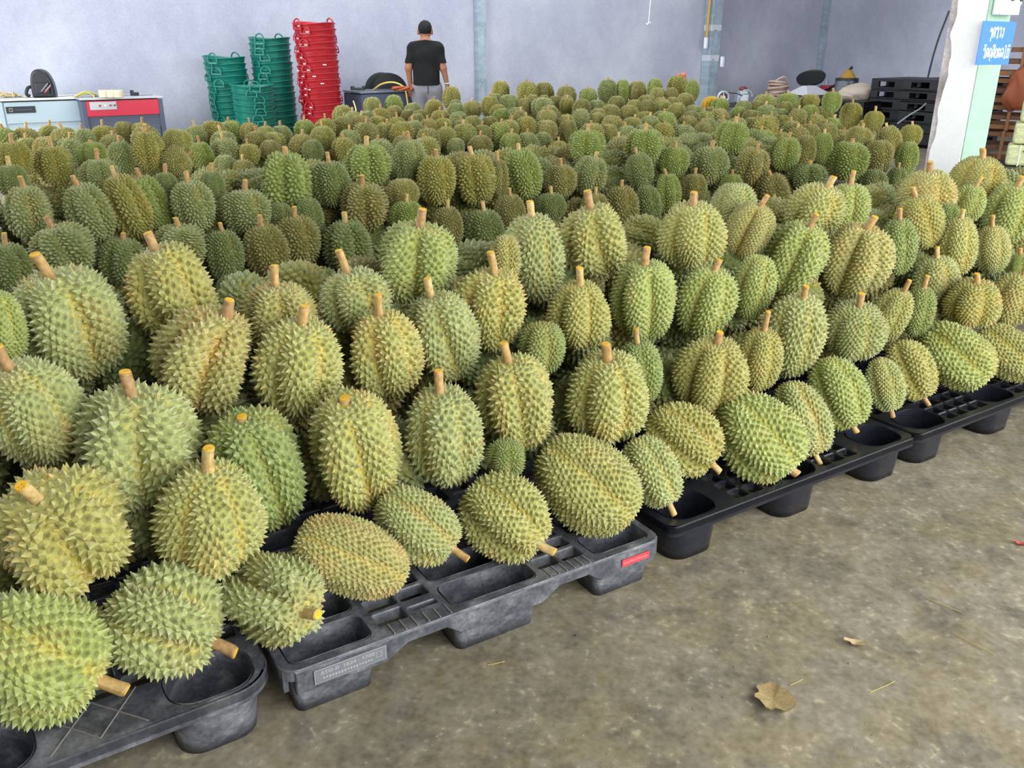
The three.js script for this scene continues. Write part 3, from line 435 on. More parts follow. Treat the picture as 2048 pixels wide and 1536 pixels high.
// the newer kind: open grid, three rows of three oval cups
function gridPallet(name, label, u, s, width, mat, corner, crossed, solid = 0) {
  const depth = 1.0, t = thing(name, label, 'pallet', at(u, s).toArray(), TURN, 'pallets in a row under the near heap'), cupX = [0.125, width / 2, width - 0.125], cupZ = [0.092, depth / 2, depth - 0.092], holes = [], cw = 0.185, cd = 0.15;
  const nx = Math.round((width - 0.06) / 0.064), px = (width - 0.05) / nx, nz = Math.round((depth - 0.05) / 0.056), pz = (depth - 0.05) / nz;
  for (const x of cupX) for (const z of cupZ) holes.push(rectHole(x, z, cw, cd, 0.06));
  for (let i = 0; i < nx; i++) for (let j = 0; j < nz; j++) {
    const x = 0.025 + (i + 0.5) * px, z = 0.025 + (j + 0.5) * pz, w = px - 0.0115, d = pz - 0.011;
    const near = (dx, dz) => cupX.some((a) => cupZ.some((b) => Math.abs(x - a) < dx && Math.abs(z - b) < dz));
    if (z < solid && x > 0.3 && x < width - 0.25) continue; if (near(cw / 2 + w / 2 + 0.008, cd / 2 + d / 2 + 0.008)) continue;
    if (crossed && (j % 6 === 4) && (i % 5 > 1)) { holes.push(triHole([[x - w / 2, z - d / 2], [x + w / 2 - 0.012, z - d / 2], [x - w / 2, z + d / 2 - 0.01]])); holes.push(triHole([[x + w / 2, z + d / 2], [x - w / 2 + 0.012, z + d / 2], [x + w / 2, z - d / 2 + 0.01]])); } else holes.push(rectHole(x, z, w, d));
  }
  part('deck', extrudeDeck(deckShape(width, depth, corner, holes), 0.026), mat, t);
  const rim = roundRect(new THREE.Shape(), width / 2, depth / 2, width, depth, corner); rim.holes.push(roundRect(new THREE.Path(), width / 2, depth / 2, width - 0.016, depth - 0.016, corner));
  part('rim', extrudeDeck(rim, 0.036), mat, t);
  const footGeo = cup(cw - 0.002, cd - 0.002, 0.06, 0.138, 0.13);
  for (const z of cupZ) for (const x of cupX) part('foot', footGeo, mat, t).position.set(x, 0, -z);
  return t;
}
// the older kind: pairs of square pockets, a ribbed solid strip along the front
function pocketPallet(name, label, u, s, turn) {
  const width = 1.085, depth = 1.0, t = thing(name, label, 'pallet', at(u, s).toArray(), turn, 'pallets in a row under the near heap'), holes = [], cupX = [0.125, 0.56, 0.965], cupW = [0.2, 0.25, 0.19], cupZ = [0.075, 0.195, 0.43, 0.55, 0.80, 0.92], cd = 0.098;
  cupX.forEach((x, i) => cupZ.forEach((z) => holes.push(rectHole(x, z, cupW[i], cd, 0.022))));
  for (const [x0, x1] of [[0.245, 0.418], [0.70, 0.852]]) for (let c = 0; c < 2; c++) for (let z = 0.07; z < 0.95; z += 0.062) { const w = (x1 - x0) / 2 - 0.012; holes.push(rectHole(x0 + (c + 0.5) * (x1 - x0) / 2, z + 0.004, w, z === 0.07 && c === 1 && x0 < 0.3 ? 0.016 : 0.046, 0.006)); }
  part('deck', extrudeDeck(deckShape(width, depth, 0.045, holes), 0.032), greyPlastic, t);
  // front apron: deep at the feet, stepping up on a slant between them
  const ap = new THREE.Shape(), lo = DECK - 0.062, hi = DECK - 0.03; ap.moveTo(0.03, DECK - 0.006);
  [[0.03, lo], [0.245, lo], [0.30, hi], [0.405, hi], [0.445, lo], [0.68, lo], [0.735, hi], [0.83, hi], [0.87, lo], [1.055, lo], [1.055, DECK - 0.006]].forEach(([x, y]) => ap.lineTo(x, y)); ap.closePath();
  const apron = new THREE.ExtrudeGeometry(ap, { depth: 0.014, bevelEnabled: true, bevelThickness: 0.003, bevelSize: 0.003, bevelSegments: 1 }).translate(0, 0, -0.016);
  part('apron', apron, greyPlastic, t);
  const side = new THREE.Shape(); [[0.02, DECK - 0.006], [0.02, lo], [0.25, lo], [0.29, hi], [0.97, hi], [0.97, DECK - 0.006]].forEach(([x, y], i) => (i ? side.lineTo(x, y) : side.moveTo(x, y)));
  const sideGeo = new THREE.ExtrudeGeometry(side, { depth: 0.012, bevelEnabled: false }).rotateY(Math.PI / 2);
  part('side_apron', sideGeo, greyPlastic, t).position.set(0.004, 0, 0); part('side_apron', sideGeo.clone(), greyPlastic, t).position.set(width - 0.016, 0, 0);
  cupX.forEach((x, i) => cupZ.forEach((z) => { part('foot', cup(cupW[i] - 0.002, cd - 0.002, 0.022, 0.138, 0.14), greyPlastic, t).position.set(x, 0, -z); }));
  for (const [a, b] of [[0.255, 0.435], [0.70, 0.85]]) for (let k = 0; k < 6; k++) part('rib', rbox(0.004, 0.004, 0.042, 0.0015, lerp(a, b, (k + 0.5) / 6), DECK + 0.001, -0.026), std(0x77706a, 0.6), t);
  const plate = canvasTexture(512, 128, (g, w, h) => { g.fillStyle = '#6a6b70'; g.fillRect(0, 0, w, h); g.strokeStyle = '#8c8a86'; g.lineWidth = 5; g.strokeRect(4, 4, w - 8, h - 8); g.fillStyle = '#94918a'; g.font = 'bold 44px sans-serif'; g.textAlign = 'center'; g.fillText('ATO-D  1824 - 1700', w * 0.46, 56); for (let i = 0; i < 17; i++) { g.fillRect(60 + i * 21, 78, 12, 26 * (0.6 + 0.4 * hash(i, 3, 3))); } g.strokeRect(440, 34, 36, 50); });
  part('moulded_plate', rbox(0.175, 0.038, 0.004, 0.001, 0.155, DECK - 0.032, 0.003), [std(0x6a6b70, 0.5), std(0x6a6b70, 0.5), std(0x6a6b70, 0.5), std(0x6a6b70, 0.5), std(0xffffff, 0.5, { map: plate }), std(0x6a6b70, 0.5)], t, 'raised plate with small moulded lettering');
  const red = canvasTexture(256, 64, (g, w, h) => { g.fillStyle = '#c23a42'; g.fillRect(0, 0, w, h); g.fillStyle = '#dd7a78'; for (let i = 0; i < 14; i++) g.fillRect(18 + i * 16, 22 + 6 * hash(i, 1, 9), 9, 18); });
  part('sticker', new THREE.BoxGeometry(0.095, 0.022, 0.0012).translate(0.985, DECK - 0.033, 0.0042), [0, 0, 0, 0, 1, 0].map((k) => (k ? std(0xffffff, 0.5, { map: red }) : std(0xb03038, 0.5))), t, 'small red sticker');
  return t;
}
{
  const old = gridPallet('pallet', 'worn grey plastic pallet in the lower left corner, rounded end and raised ribs', -1.225, -0.045, 1.115, greyPlastic, 0.09, false, 0.15);
  const ribs = []; for (const [x0, z0, x1, z1] of [[0.67, 0.02, 0.76, 0.14], [0.76, 0.02, 0.67, 0.14], [0.76, 0.02, 0.85, 0.14], [0.85, 0.02, 0.76, 0.14]]) { const l = Math.hypot(x1 - x0, z1 - z0), b = rbox(l, 0.003, 0.003, 0.001); b.rotateY(Math.atan2(z1 - z0, x1 - x0)).translate((x0 + x1) / 2, DECK + 0.0005, -(z0 + z1) / 2); ribs.push(b); }
  for (const r of ribs) part('rib', r, std(0x77706a, 0.6), old);
  pocketPallet('pallet', 'worn grey plastic pallet with square pockets, lettered plate and red sticker on its front', -0.1, -0.046, TURN - 0.02);
  gridPallet('pallet', 'new black plastic pallet with oval cups, right of the worn grey one with red sticker', 1.035, -0.05, 1.15, blackPlastic, 0.03, true);
  gridPallet('pallet', 'farthest black plastic pallet of the row, running out of the picture at right', 2.195, -0.05, 1.165, blackPlastic, 0.03, true);
}

// ---------------------------------------------------------------- the pillar between the heaps, its sign and switch box
{
  const corner = V(2.3, 0, -4.6), side = 0.2, t = new THREE.Group(); t.name = 'pillar'; t.position.copy(corner); t.rotation.y = TURN; t.userData.kind = 'structure'; scene.add(t);
  const whiteMap = makeTexture(256, 1, true, (x, y) => { const v = fbm(x * 6, y * 6, 6, 4, 151), f = fbm(x * 60, y * 60, 60, 2, 155); return [0.93, 0.93, 0.92].map((c) => c + (v - 0.5) * 0.05 + (f - 0.5) * 0.03); });
  const mintMap = makeTexture(256, 1, true, (x, y) => { const v = fbm(x * 5, y * 9, 5, 4, 161), f = fbm(x * 50, y * 50, 50, 2, 165); return [0.56, 0.675, 0.595].map((c) => c + (v - 0.5) * 0.06 + (f - 0.5) * 0.03); });
  const bare = makeTexture(256, 1, true, (x, y) => { const v = fbm(x * 7, y * 7, 7, 4, 171), f = fbm(x * 40, y * 40, 40, 3, 175); return mixc([0.62, 0.58, 0.56], [0.80, 0.77, 0.76], clamp((v - 0.3) * 2.2, 0, 1)).map((c) => c + (f - 0.5) * 0.12); });
  // local x runs along the wall (d1), local -z inwards (d2); the corner nearest the viewer is at 0, 0
  part('core', metres(box(side - 0.01, ROOF, side - 0.006, side / 2 + 0.005, ROOF / 2, -side / 2), 0.7, 'zy'), std(0xffffff, 0.95, { map: bare, bumpMap: plasterBump, bumpScale: 0.006 }), t, 'bare rough concrete where the plaster has broken away');
  const s = new THREE.Shape(), edge = (y) => 0.162 + 0.010 * (noise2(y * 9, 1, 999, 3) - 0.5) * 2 + 0.006 * (noise2(y * 31, 5, 999, 4) - 0.5) * 2 - 0.004 * y;
  s.moveTo(0, 0); for (let y = 0; y <= ROOF + 0.001; y += 0.02) s.lineTo(edge(y), y); s.lineTo(0, ROOF); s.closePath();
  part('white_face', new THREE.ExtrudeGeometry(s, { depth: 0.010, bevelEnabled: false }).rotateY(Math.PI / 2).translate(-0.004, 0, 0), std(0xffffff, 0.75, { map: whiteMap }), t, 'white painted side with a ragged broken edge');
  part('mint_face', metres(box(side, ROOF, 0.008, side / 2, ROOF / 2, 0.002), 1, 'xy'), std(0xffffff, 0.7, { map: mintMap }), t, 'mint green painted side');
  const place = (k, h, out) => corner.clone().addScaledVector(D1, k).add(V(0, h, 0)).addScaledVector(D2, -out).toArray();
  // the sign: blue sheet with Thai lettering, drawn stroke by stroke
  const glyphs = {
    'จ': 'M20 42 a9 9 0 1 1 1 0 M12 36 C4 10 48 0 52 34 L52 100', 'ด': 'M30 66 a9 9 0 1 1 1 0 M22 72 L12 100 L12 44 C10 -6 54 -6 54 40 L54 100', 'ว': 'M18 22 a9 9 0 1 1 1 0 M14 8 C30 -6 50 4 50 34 L50 88 a9 9 0 1 1 -1 0', 'า': 'M16 24 C16 -4 46 -4 46 24 L46 100', 'ง': 'M30 26 a9 9 0 1 1 1 0 M40 18 L40 84 L24 100 L8 70',
    'ต': 'M30 66 a9 9 0 1 1 1 0 M22 72 L12 100 L12 40 C10 -2 28 0 32 14 C36 0 54 -2 54 36 L54 100', 'ถ': 'M18 90 a9 9 0 1 1 1 0 M12 80 L12 60 C18 56 18 50 12 42 C8 -6 54 -6 54 36 L54 100', 'บ': 'M16 22 a9 9 0 1 1 1 0 M12 16 L12 98 L52 98 L52 4', 'ผ': 'M16 22 a9 9 0 1 1 1 0 M12 16 L12 98 L32 60 L52 98 L52 4', 'ล': 'M16 90 a9 9 0 1 1 1 0 M12 80 C10 40 36 44 36 62 M10 20 C20 -6 54 -4 54 34 L54 100', 'ไ': 'M14 -14 C8 -34 36 -34 34 -12 L34 92 a9 9 0 1 0 1 0', 'ม': 'M16 22 a9 9 0 1 1 1 0 M14 16 L14 84 a9 9 0 1 0 1 0 M18 92 L52 98 L52 4',
  };
  const marks = { 'ั': 'M14 -22 C14 -40 34 -34 28 -18 C36 -12 50 -22 54 -38', 'ิ': 'M8 -14 C12 -42 50 -42 54 -14 Z', 'ุ': 'M34 112 L44 112 L44 140', '้': 'M14 -20 C14 -40 34 -34 28 -22 C40 -18 48 -24 50 -42' };
  const write = (g, text, x, y, w, h, color) => {
    const letters = [...text].filter((c) => glyphs[c]).length; let k = -1; g.strokeStyle = color; g.lineWidth = 15; g.lineJoin = 'round';
    for (const c of text) { if (glyphs[c]) k++; g.save(); g.translate(x + k * w / letters, y); g.scale(w / letters / 66, h / 100); g.stroke(new Path2D(glyphs[c] || marks[c])); g.restore(); }
  };
  const sign = canvasTexture(880, 600, (g, w, h) => { g.fillStyle = '#2b6fe0'; g.fillRect(0, 0, w, h); write(g, 'จุดวาง', 215, 80, 400, 140, '#eef2ff'); write(g, 'วัตถุดิบผลไม้', 130, 368, 720, 130, '#e2ddc4'); });
  const blue = std(0x2b6fe0, 0.5);
  const p = single('sign', box(0.292, 0.2, 0.003), [blue, blue, blue, blue, std(0xffffff, 0.5, { map: sign }), blue], 'blue sign with white Thai lettering on the mint pillar face', 'sign', place(0.114, 1.412, 0.0075), TURN);
  p.rotation.z = -0.01;
  const sw = thing('switch_box', 'white electrical box with two black breakers above the blue sign', 'switch box', place(0.105, 1.62, 0.006), TURN);
  const wh = std(0xf2f1ee, 0.35), bk = std(0x1b1a1c, 0.4);
  part('case', rbox(0.16, 0.16, 0.05, 0.006, 0, 0, 0.025), wh, sw);
  for (const x of [-0.038, 0.038]) { const b = part('breaker', rbox(0.03, 0.11, 0.02, 0.003, x, 0.02, 0.058), wh, sw); part('lever', merge([rbox(0.016, 0.05, 0.008, 0.002, x, 0.005, 0.071), rbox(0.018, 0.014, 0.016, 0.002, x + 0.006, 0.032, 0.076)]), bk, b); }
}

// ---------------------------------------------------------------- what stands along the back wall
const steel = std(0xb9c3cb, 0.45, { metalness: 0.35 }), galvMap = makeTexture(256, 1, true, (x, y) => { const v = fbm(x * 18, y * 18, 18, 4, 201), f = fbm(x * 6, y * 3, 6, 3, 205); return [0.62, 0.68, 0.73].map((c) => c + (v - 0.5) * 0.18 + (f - 0.5) * 0.12); });
const galv = std(0xffffff, 0.5, { map: galvMap, metalness: 0.2 });
{ // thin post, wide box post with plates, corner post
  const p1 = onDepth(976, 160, 14.0), p2 = onDepth(1430, 160, 16.6), a = us(p1), b = us(p2);
  struct('column_1', metres(box(0.15, ROOF, 0.1, 0, ROOF / 2, 0), 0.8, 'xy'), galv, at(a[0], WALL_S - 0.06).toArray(), TURN);
  const c2 = new THREE.Group(); c2.name = 'column_2'; c2.position.copy(at(b[0], WALL_S - 0.11)); c2.rotation.y = TURN; c2.userData.kind = 'structure'; scene.add(c2);
  part('shaft', metres(box(0.22, ROOF, 0.2, 0, ROOF / 2, 0), 0.8, 'xy'), galv, c2);
  const bright = std(0xd5dce2, 0.35, { metalness: 0.3 });
  for (const h of [1.12, 1.62]) part('band', merge([box(0.226, 0.10, 0.206, 0, h, 0)]), bright, c2);
  for (const h of [1.09, 1.58]) part('weld_mark', rbox(0.05, 0.012, 0.004, 0.001, -0.03, h, 0.102), std(0x8a4a3c, 0.8), c2);
  struct('column_3', metres(box(0.09, ROOF, 0.09, 0, ROOF / 2, 0), 0.8, 'xy'), galv, at(CORNER_U - 0.05, WALL_S - 0.05).toArray(), TURN);
  const wh = std(0xf0f2f4, 0.5);
  const tubeAt = (x, y0, y1, fwd, w, label, cat, name) => { const q = onDepth(x, (y0 + y1) / 2, fwd), h = onDepth(x, y0, fwd).y - onDepth(x, y1, fwd).y; return single(name, rbox(w, h, 0.05, 0.008), wh, label, cat, q.toArray(), TURN); };
  tubeAt(1411.5, 75, 97, us(p2)[1] && -at(b[0] - 0.14, WALL_S - 0.22).z, 0.05, 'upright white lamp tube at the left edge of the wide wall post', 'lamp', 'lamp_tube');
  tubeAt(1444.5, 113, 134, -at(b[0] + 0.08, WALL_S - 0.235).z, 0.055, 'white box low on the right edge of the wide wall post', 'box', 'junction_box');
  const c0 = onDepth(1413, 74, -at(b[0] - 0.14, WALL_S - 0.2).z);
  single('conduit', tube([[0, 0, 0], [0.01, 0.5, 0], [0.03, ROOF - c0.y, 0]], 0.022, 20, 8), std(0xc99a3c, 0.5), 'yellow conduit running up from the white lamp tube', 'conduit', c0.toArray());
  const w0 = onDepth(1297, 46, 12.5);
  const hw = thing('hanging_wire', 'thin white wire hanging from above with a small hook at its end', 'wire', w0.toArray());
  part('wire', tube([[0, 0, 0], [0.012, 0.3, 0], [0.03, ROOF - w0.y, 0]], 0.006, 16, 6), wh, hw); part('hook', tube([[-0.03, 0.0, 0], [-0.015, -0.02, 0], [0, 0, 0], [0.03, 0.01, 0]], 0.006, 12, 6), wh, hw);
}

// ---- strapping machines
function machine(label, x, y, w, paint, opts = {}) {
  const H = 0.82, corner = onHeight(x, y, H), t = thing('strapping_machine', label, 'machine', V(corner.x, 0, corner.z).toArray(), TURN), D = 0.55;   // local origin under the front left top corner
  const body = std(paint, 0.45), dark = std(0x20242a, 0.5), top = std(opts.top || 0xb8bcc0, 0.35, { metalness: 0.3 });
  part('cabinet', merge([rbox(w - 0.02, H - 0.13, D - 0.03, 0.008, w / 2, H / 2 + 0.03, -D / 2)]), body, t);
  for (const px of [0.025, w - 0.025]) part('corner_post', merge([rbox(0.05, H - 0.12, 0.03, 0.005, px, H / 2 + 0.03, -0.012), rbox(0.05, H - 0.12, 0.03, 0.005, px, H / 2 + 0.03, -D + 0.012)]), body, t);
  part('top_plate', rbox(w + 0.02, 0.022, D + 0.02, 0.005, w / 2, H - 0.011, -D / 2), top, t);
  part('slot', rbox(w - 0.1, 0.004, 0.05, 0.001, w / 2, H + 0.001, -D * 0.45), dark, t);
  part('front_door', rbox(w - 0.13, 0.36, 0.012, 0.004, w / 2, 0.32, -0.002), body, t);
  for (const px of [0.07, w - 0.07]) for (const pz of [-0.07, -D + 0.07]) { const c = part('caster', new THREE.CylinderGeometry(0.045, 0.045, 0.03, 14).rotateZ(Math.PI / 2).translate(px, 0.045, pz), dark, t); part('fork', box(0.045, 0.06, 0.03, px, 0.085, pz), steel, c); }
  return { t, H, D, w, corner };
}
const wm = machine('white strapping machine at the far left with a black name plate', -8, 199, 0.875, 0xb2c3cc, { top: 0xeef0ee });
part('upper_panel', rbox(wm.w - 0.13, 0.22, 0.01, 0.003, wm.w / 2, wm.H - 0.15, -0.001), std(0xaec0ca, 0.45), wm.t);
{ const plate = canvasTexture(256, 64, (g, w, h) => { g.fillStyle = '#232b33'; g.fillRect(0, 0, w, h); g.strokeStyle = '#b9ad93'; g.lineWidth = 5; g.strokeRect(28, 17, 26, 28); g.fillStyle = '#4b565f'; for (let i = 0; i < 9; i++) g.fillRect(80 + i * 17, 26, 10, 12); });
  const pm = std(0x232b33, 0.4); part('name_plate', box(0.29, 0.07, 0.004, 0.22, wm.H - 0.115, 0.007), [pm, pm, pm, pm, std(0xffffff, 0.4, { map: plate }), pm], wm.t, 'black name plate'); }
const rm = machine('dark grey strapping machine with a red upper front, buttons on a silver plate', 160, 197, 0.87, 0x4d5468);
part('red_panel', rbox(rm.w - 0.10, 0.165, 0.012, 0.003, rm.w / 2, rm.H - 0.115, 0.0), std(0xc72440, 0.32), rm.t, 'red upper front panel');
{ const cp = part('control_plate', rbox(0.28, 0.085, 0.006, 0.002, 0.225, rm.H - 0.085, 0.008), std(0xb9bcc2, 0.35, { metalness: 0.3 }), rm.t);
  [[0xb02a36, 0.19], [0xe8eaee, 0.245], [0xb02a36, 0.30], [0x1e6a50, 0.345]].forEach(([c, x]) => part('button', new THREE.CylinderGeometry(0.011, 0.012, 0.012, 12).rotateX(Math.PI / 2).translate(x, rm.H - 0.083, 0.016), std(c, 0.35), cp)); }
const gm = machine('dark grey strapping machine beside the man, red letters at its upper corner', 722, 184, 0.89, 0x485066, { top: 0x6f7680 });
part('front_panel', rbox(gm.w - 0.07, 0.2, 0.012, 0.003, gm.w / 2, gm.H - 0.13, 0), std(0x485066, 0.45), gm.t);
{ const red = std(0xd2323a, 0.5); part('red_lettering', merge([0, 1, 3, 4, 5].map((k) => rbox(0.02, 0.03, 0.003, 0.001, gm.w - 0.24 + k * 0.032, gm.H - 0.06, 0.008))), red, gm.t);
  part('warning_label', rbox(0.075, 0.03, 0.003, 0.001, 0.09, gm.H - 0.18, 0.008), std(0xc79a2e, 0.5), gm.t); part('button', new THREE.CylinderGeometry(0.02, 0.02, 0.014, 14).rotateX(Math.PI / 2).translate(0.11, gm.H - 0.1, 0.012), std(0xdfe3ea, 0.3), gm.t);
  const wl = gm.corner.clone(); single('plastic_strap', tube([[0.30, 0.82, -0.3], [0.36, 0.90, -0.15], [0.47, 0.92, -0.02], [0.57, 0.86, 0.05], [0.6, 0.7, 0.07], [0.61, 0.5, 0.08]], 0.011, 30, 6), std(0xd9c65f, 0.5), 'yellow strap looping over the front of the machine beside the man', 'strap', [wl.x, 0, wl.z], TURN);
  single('plastic_strap', tube([[-0.11, 0.72, 0.0], [-0.1, 0.6, 0.04], [-0.14, 0.48, 0.05], [-0.13, 0.36, 0.05]], 0.010, 20, 6), std(0xd9d29a, 0.5), 'pale strap hanging down the left side of the machine beside the man', 'strap', [wl.x, 0, wl.z], TURN);
  const reelGeo = new THREE.LatheGeometry([[0.02, -0.1], [0.23, -0.1], [0.235, -0.09], [0.23, -0.085], [0.15, -0.08], [0.15, 0.08], [0.23, 0.085], [0.235, 0.09], [0.23, 0.1], [0.02, 0.1]].map(([a, b]) => new THREE.Vector2(a, b)), 32).rotateX(Math.PI / 2);
  const coil = new THREE.CylinderGeometry(0.2, 0.2, 0.15, 28).rotateX(Math.PI / 2);
  const r1 = onDepth(779, 183, 12.3), r2 = onDepth(765, 181, 12.7);
  for (const [q, label] of [[r1, 'black strapping reel standing behind the dark grey machine, the nearer one'], [r2, 'green-edged strapping reel half hidden behind the black reel']]) { const t = thing('strapping_reel', label, 'reel', [q.x, q.y, q.z], TURN * 0.4); part('spool', reelGeo, std(q === r1 ? 0x15171b : 0x24352f, 0.5), t); part('strap_coil', coil, std(0x1c1e22, 0.6), t); }
  const c = onHeight(850 - 5, 174, 0.87); single('rubber_bands', new THREE.TorusKnotGeometry(0.05, 0.016, 60, 6, 3, 5).rotateX(Math.PI / 2).scale(1.6, 0.7, 1), std(0xa8562c, 0.6), 'tangle of orange bands on the dark grey machine top', 'bands', [onHeight(804, 177, 0.86).x, 0.86, onHeight(804, 177, 0.86).z]);
  const h = onHeight(718, 180, 0.83); single('pliers', merge([rbox(0.16, 0.03, 0.03, 0.01), rbox(0.05, 0.05, 0.04, 0.01, -0.08, 0.01, 0), rbox(0.04, 0.05, 0.03, 0.01, 0.06, 0.01, 0)]), std(0x23262d, 0.4), 'small black tool on the left end of the dark grey machine', 'tool', [h.x, 0.845, h.z], 0.3);
}
{ // on the white and the red machine
  const p = onHeight(82, 194, 0.83), pack = thing('backpack', 'black shiny bag standing on the white machine', 'bag', [p.x, 0.822, p.z - 0.1], 0.25);
  const dome = new THREE.Shape(); dome.moveTo(-0.115, 0); dome.lineTo(0.115, 0); dome.bezierCurveTo(0.118, 0.12, 0.105, 0.2, 0.06, 0.262); dome.bezierCurveTo(0.02, 0.305, -0.05, 0.305, -0.085, 0.26); dome.bezierCurveTo(-0.12, 0.2, -0.125, 0.1, -0.115, 0);
  part('bag_body', new THREE.ExtrudeGeometry(dome, { depth: 0.1, bevelEnabled: true, bevelThickness: 0.03, bevelSize: 0.022, bevelOffset: -0.02, bevelSegments: 4, curveSegments: 14 }).translate(0, 0.004, -0.06), std(0x17181d, 0.3), pack);
  part('pocket', rbox(0.15, 0.12, 0.03, 0.012, 0.0, 0.1, 0.082), std(0x1b1c22, 0.3), pack); part('trim', merge([rbox(0.12, 0.008, 0.006, 0.002, 0, 0, 0.1), rbox(0.09, 0.008, 0.006, 0.002, 0.02, -0.03, 0.1)]).rotateZ(0.8).translate(0.03, 0.11, 0.0), std(0xa9a4ac, 0.4), pack); part('red_trim', rbox(0.1, 0.018, 0.005, 0.002).rotateZ(0.8).translate(0.055, 0.085, 0.099), std(0x8e2c34, 0.4), pack);
  part('strap', tube([[-0.1, 0.12, 0], [-0.16, 0.1, 0.02], [-0.18, 0.03, 0.03], [-0.15, 0.015, 0.02]], 0.018, 18, 7), std(0x1d2220, 0.5), pack);
  const s = onHeight(12, 197, 0.83); for (const [x, label] of [[14, 'straw-coloured strapping scraps piled at the left of the white machine top']]) { const parts = []; for (let i = 0; i < 14; i++) { const a = rr(0, 6.28), l = rr(0.06, 0.14); parts.push(tube([[-l * Math.cos(a), 0, -l * Math.sin(a) * 0.6], [0, rr(0.01, 0.05), 0], [l * Math.cos(a), 0, l * Math.sin(a) * 0.6]], 0.007, 8, 5).translate(rr(-0.08, 0.08), rr(0.01, 0.03), rr(-0.05, 0.05))); } single('strap_scraps', merge(parts), std(0xb9a877, 0.7), label, 'scraps', [s.x, 0.823, s.z - 0.08]); }
  const y = onHeight(168, 193, 0.83), ps = []; for (let i = 0; i < 7; i++) { const a = rr(-0.5, 0.5), l = rr(0.08, 0.14); ps.push(tube([[-l, 0, l * a], [0, rr(0.02, 0.06), 0], [l, 0.005, -l * a]], 0.008, 8, 5)); } ps.push(tube([[0.05, 0.02, 0], [0.06, 0.01, 0.1], [0.06, -0.05, 0.115], [0.06, -0.09, 0.115]], 0.008, 12, 5));
  single('strap_scraps', merge(ps), std(0xb8b36a, 0.7), 'greenish strap ends on the red machine top, one hanging over its edge', 'scraps', [y.x, 0.826, y.z - 0.06], TURN);
  for (const [x, label] of [[207, 'cream tape roll on the red machine, leftmost of three'], [223, 'cream tape roll on the red machine, middle of three'], [237, 'cream tape roll on the red machine, rightmost of three']]) { const r = onHeight(x, 186, 0.87), t = thing('tape_roll', label, 'tape roll', [r.x, 0.822, r.z], 0, 'tape rolls on the red machine'); part('tape', new THREE.LatheGeometry([[0.028, 0], [0.05, 0], [0.052, 0.004], [0.052, 0.076], [0.05, 0.08], [0.028, 0.08], [0.028, 0]].map(([a, b]) => new THREE.Vector2(a, b)), 22), std(0xd8cdb0, 0.4), t); part('core', new THREE.CylinderGeometry(0.028, 0.028, 0.078, 18, 1, true).translate(0, 0.039, 0), std(0xa98a5c, 0.8, { side: THREE.DoubleSide }), t); }
  const k = onHeight(269, 184, 0.86); single('tape_cutter', merge([rbox(0.09, 0.035, 0.05, 0.01, 0, 0.018, 0), rbox(0.04, 0.06, 0.04, 0.01, -0.03, 0.03, 0)]), std(0x23282c, 0.5), 'small black cutter at the right end of the red machine top', 'cutter', [k.x, 0.822, k.z], 0.3);
}

// ---- nested baskets
function basketGeo() {
  const H = 0.36, prof = [[0, 0], [0.175, 0], [0.185, 0.012]], out = (y) => 0.185 + 0.062 * Math.pow(y / H, 0.9);
  for (let k = 0; k < 7; k++) { const y0 = 0.03 + k * 0.045; prof.push([out(y0), y0], [out(y0) + 0.0018, y0 + 0.006], [out(y0) + 0.002, y0 + 0.016], [out(y0 + 0.022), y0 + 0.022]); }
  prof.push([0.245, H - 0.012], [0.256, H - 0.008], [0.258, H], [0.247, H + 0.003], [0.238, H - 0.01], [0.178, 0.012], [0, 0.012]);
  const g = new THREE.LatheGeometry(prof.map(([r, y]) => new THREE.Vector2(r, y)), 36), p = g.attributes.position;
  for (let i = 0; i < p.count; i++) { const a = Math.atan2(p.getZ(i), p.getX(i)), y = p.getY(i); p.setY(i, y + (y / H) ** 2 * 0.012 * Math.cos(2 * a)); }
  g.computeVertexNormals(); return g;
}
const tubGeo = basketGeo(), loopGeo = tube([[-0.055, -0.06, 0.012], [-0.058, -0.01, 0.014], [-0.04, 0.045, 0.006], [0, 0.065, 0], [0.04, 0.045, 0.006], [0.058, -0.01, 0.014], [0.055, -0.06, 0.012]], 0.009, 22, 7), padGeo = rbox(0.14, 0.022, 0.012, 0.005, 0, -0.05, 0.01);
function makeBasket(mat) {
  const t = new THREE.Group(); part('tub', tubGeo, mat, t);
  for (const a of [0, Math.PI]) { const h = part('handle', loopGeo, mat, t); h.position.set(0.256 * Math.sin(a), 0.345, 0.256 * Math.cos(a)); h.rotation.y = a; part('lug', padGeo, mat, h); }
  return t;
}
const TH = ['topmost', 'second', 'third', 'fourth', 'fifth', 'sixth', 'seventh', 'eighth', 'ninth', 'tenth', 'eleventh', 'twelfth', 'thirteenth', 'fourteenth', 'fifteenth', 'sixteenth', 'seventeenth', 'eighteenth', 'nineteenth', 'twentieth'];
const plasticMap = (c, k) => makeTexture(256, 3, true, (x, y) => { const v = fbm(x * 8, y * 8, 8, 4, 220 + k), f = fbm(x * 60, y * 60, 60, 2, 225 + k); return c.map((a) => a * (0.86 + 0.3 * v) + (f - 0.5) * 0.05); });
const greenTub = std(0xffffff, 0.33, { map: plasticMap([0.055, 0.44, 0.385], 1), side: THREE.DoubleSide }), redTub = std(0xffffff, 0.33, { map: plasticMap([0.68, 0.12, 0.17], 2), side: THREE.DoubleSide });
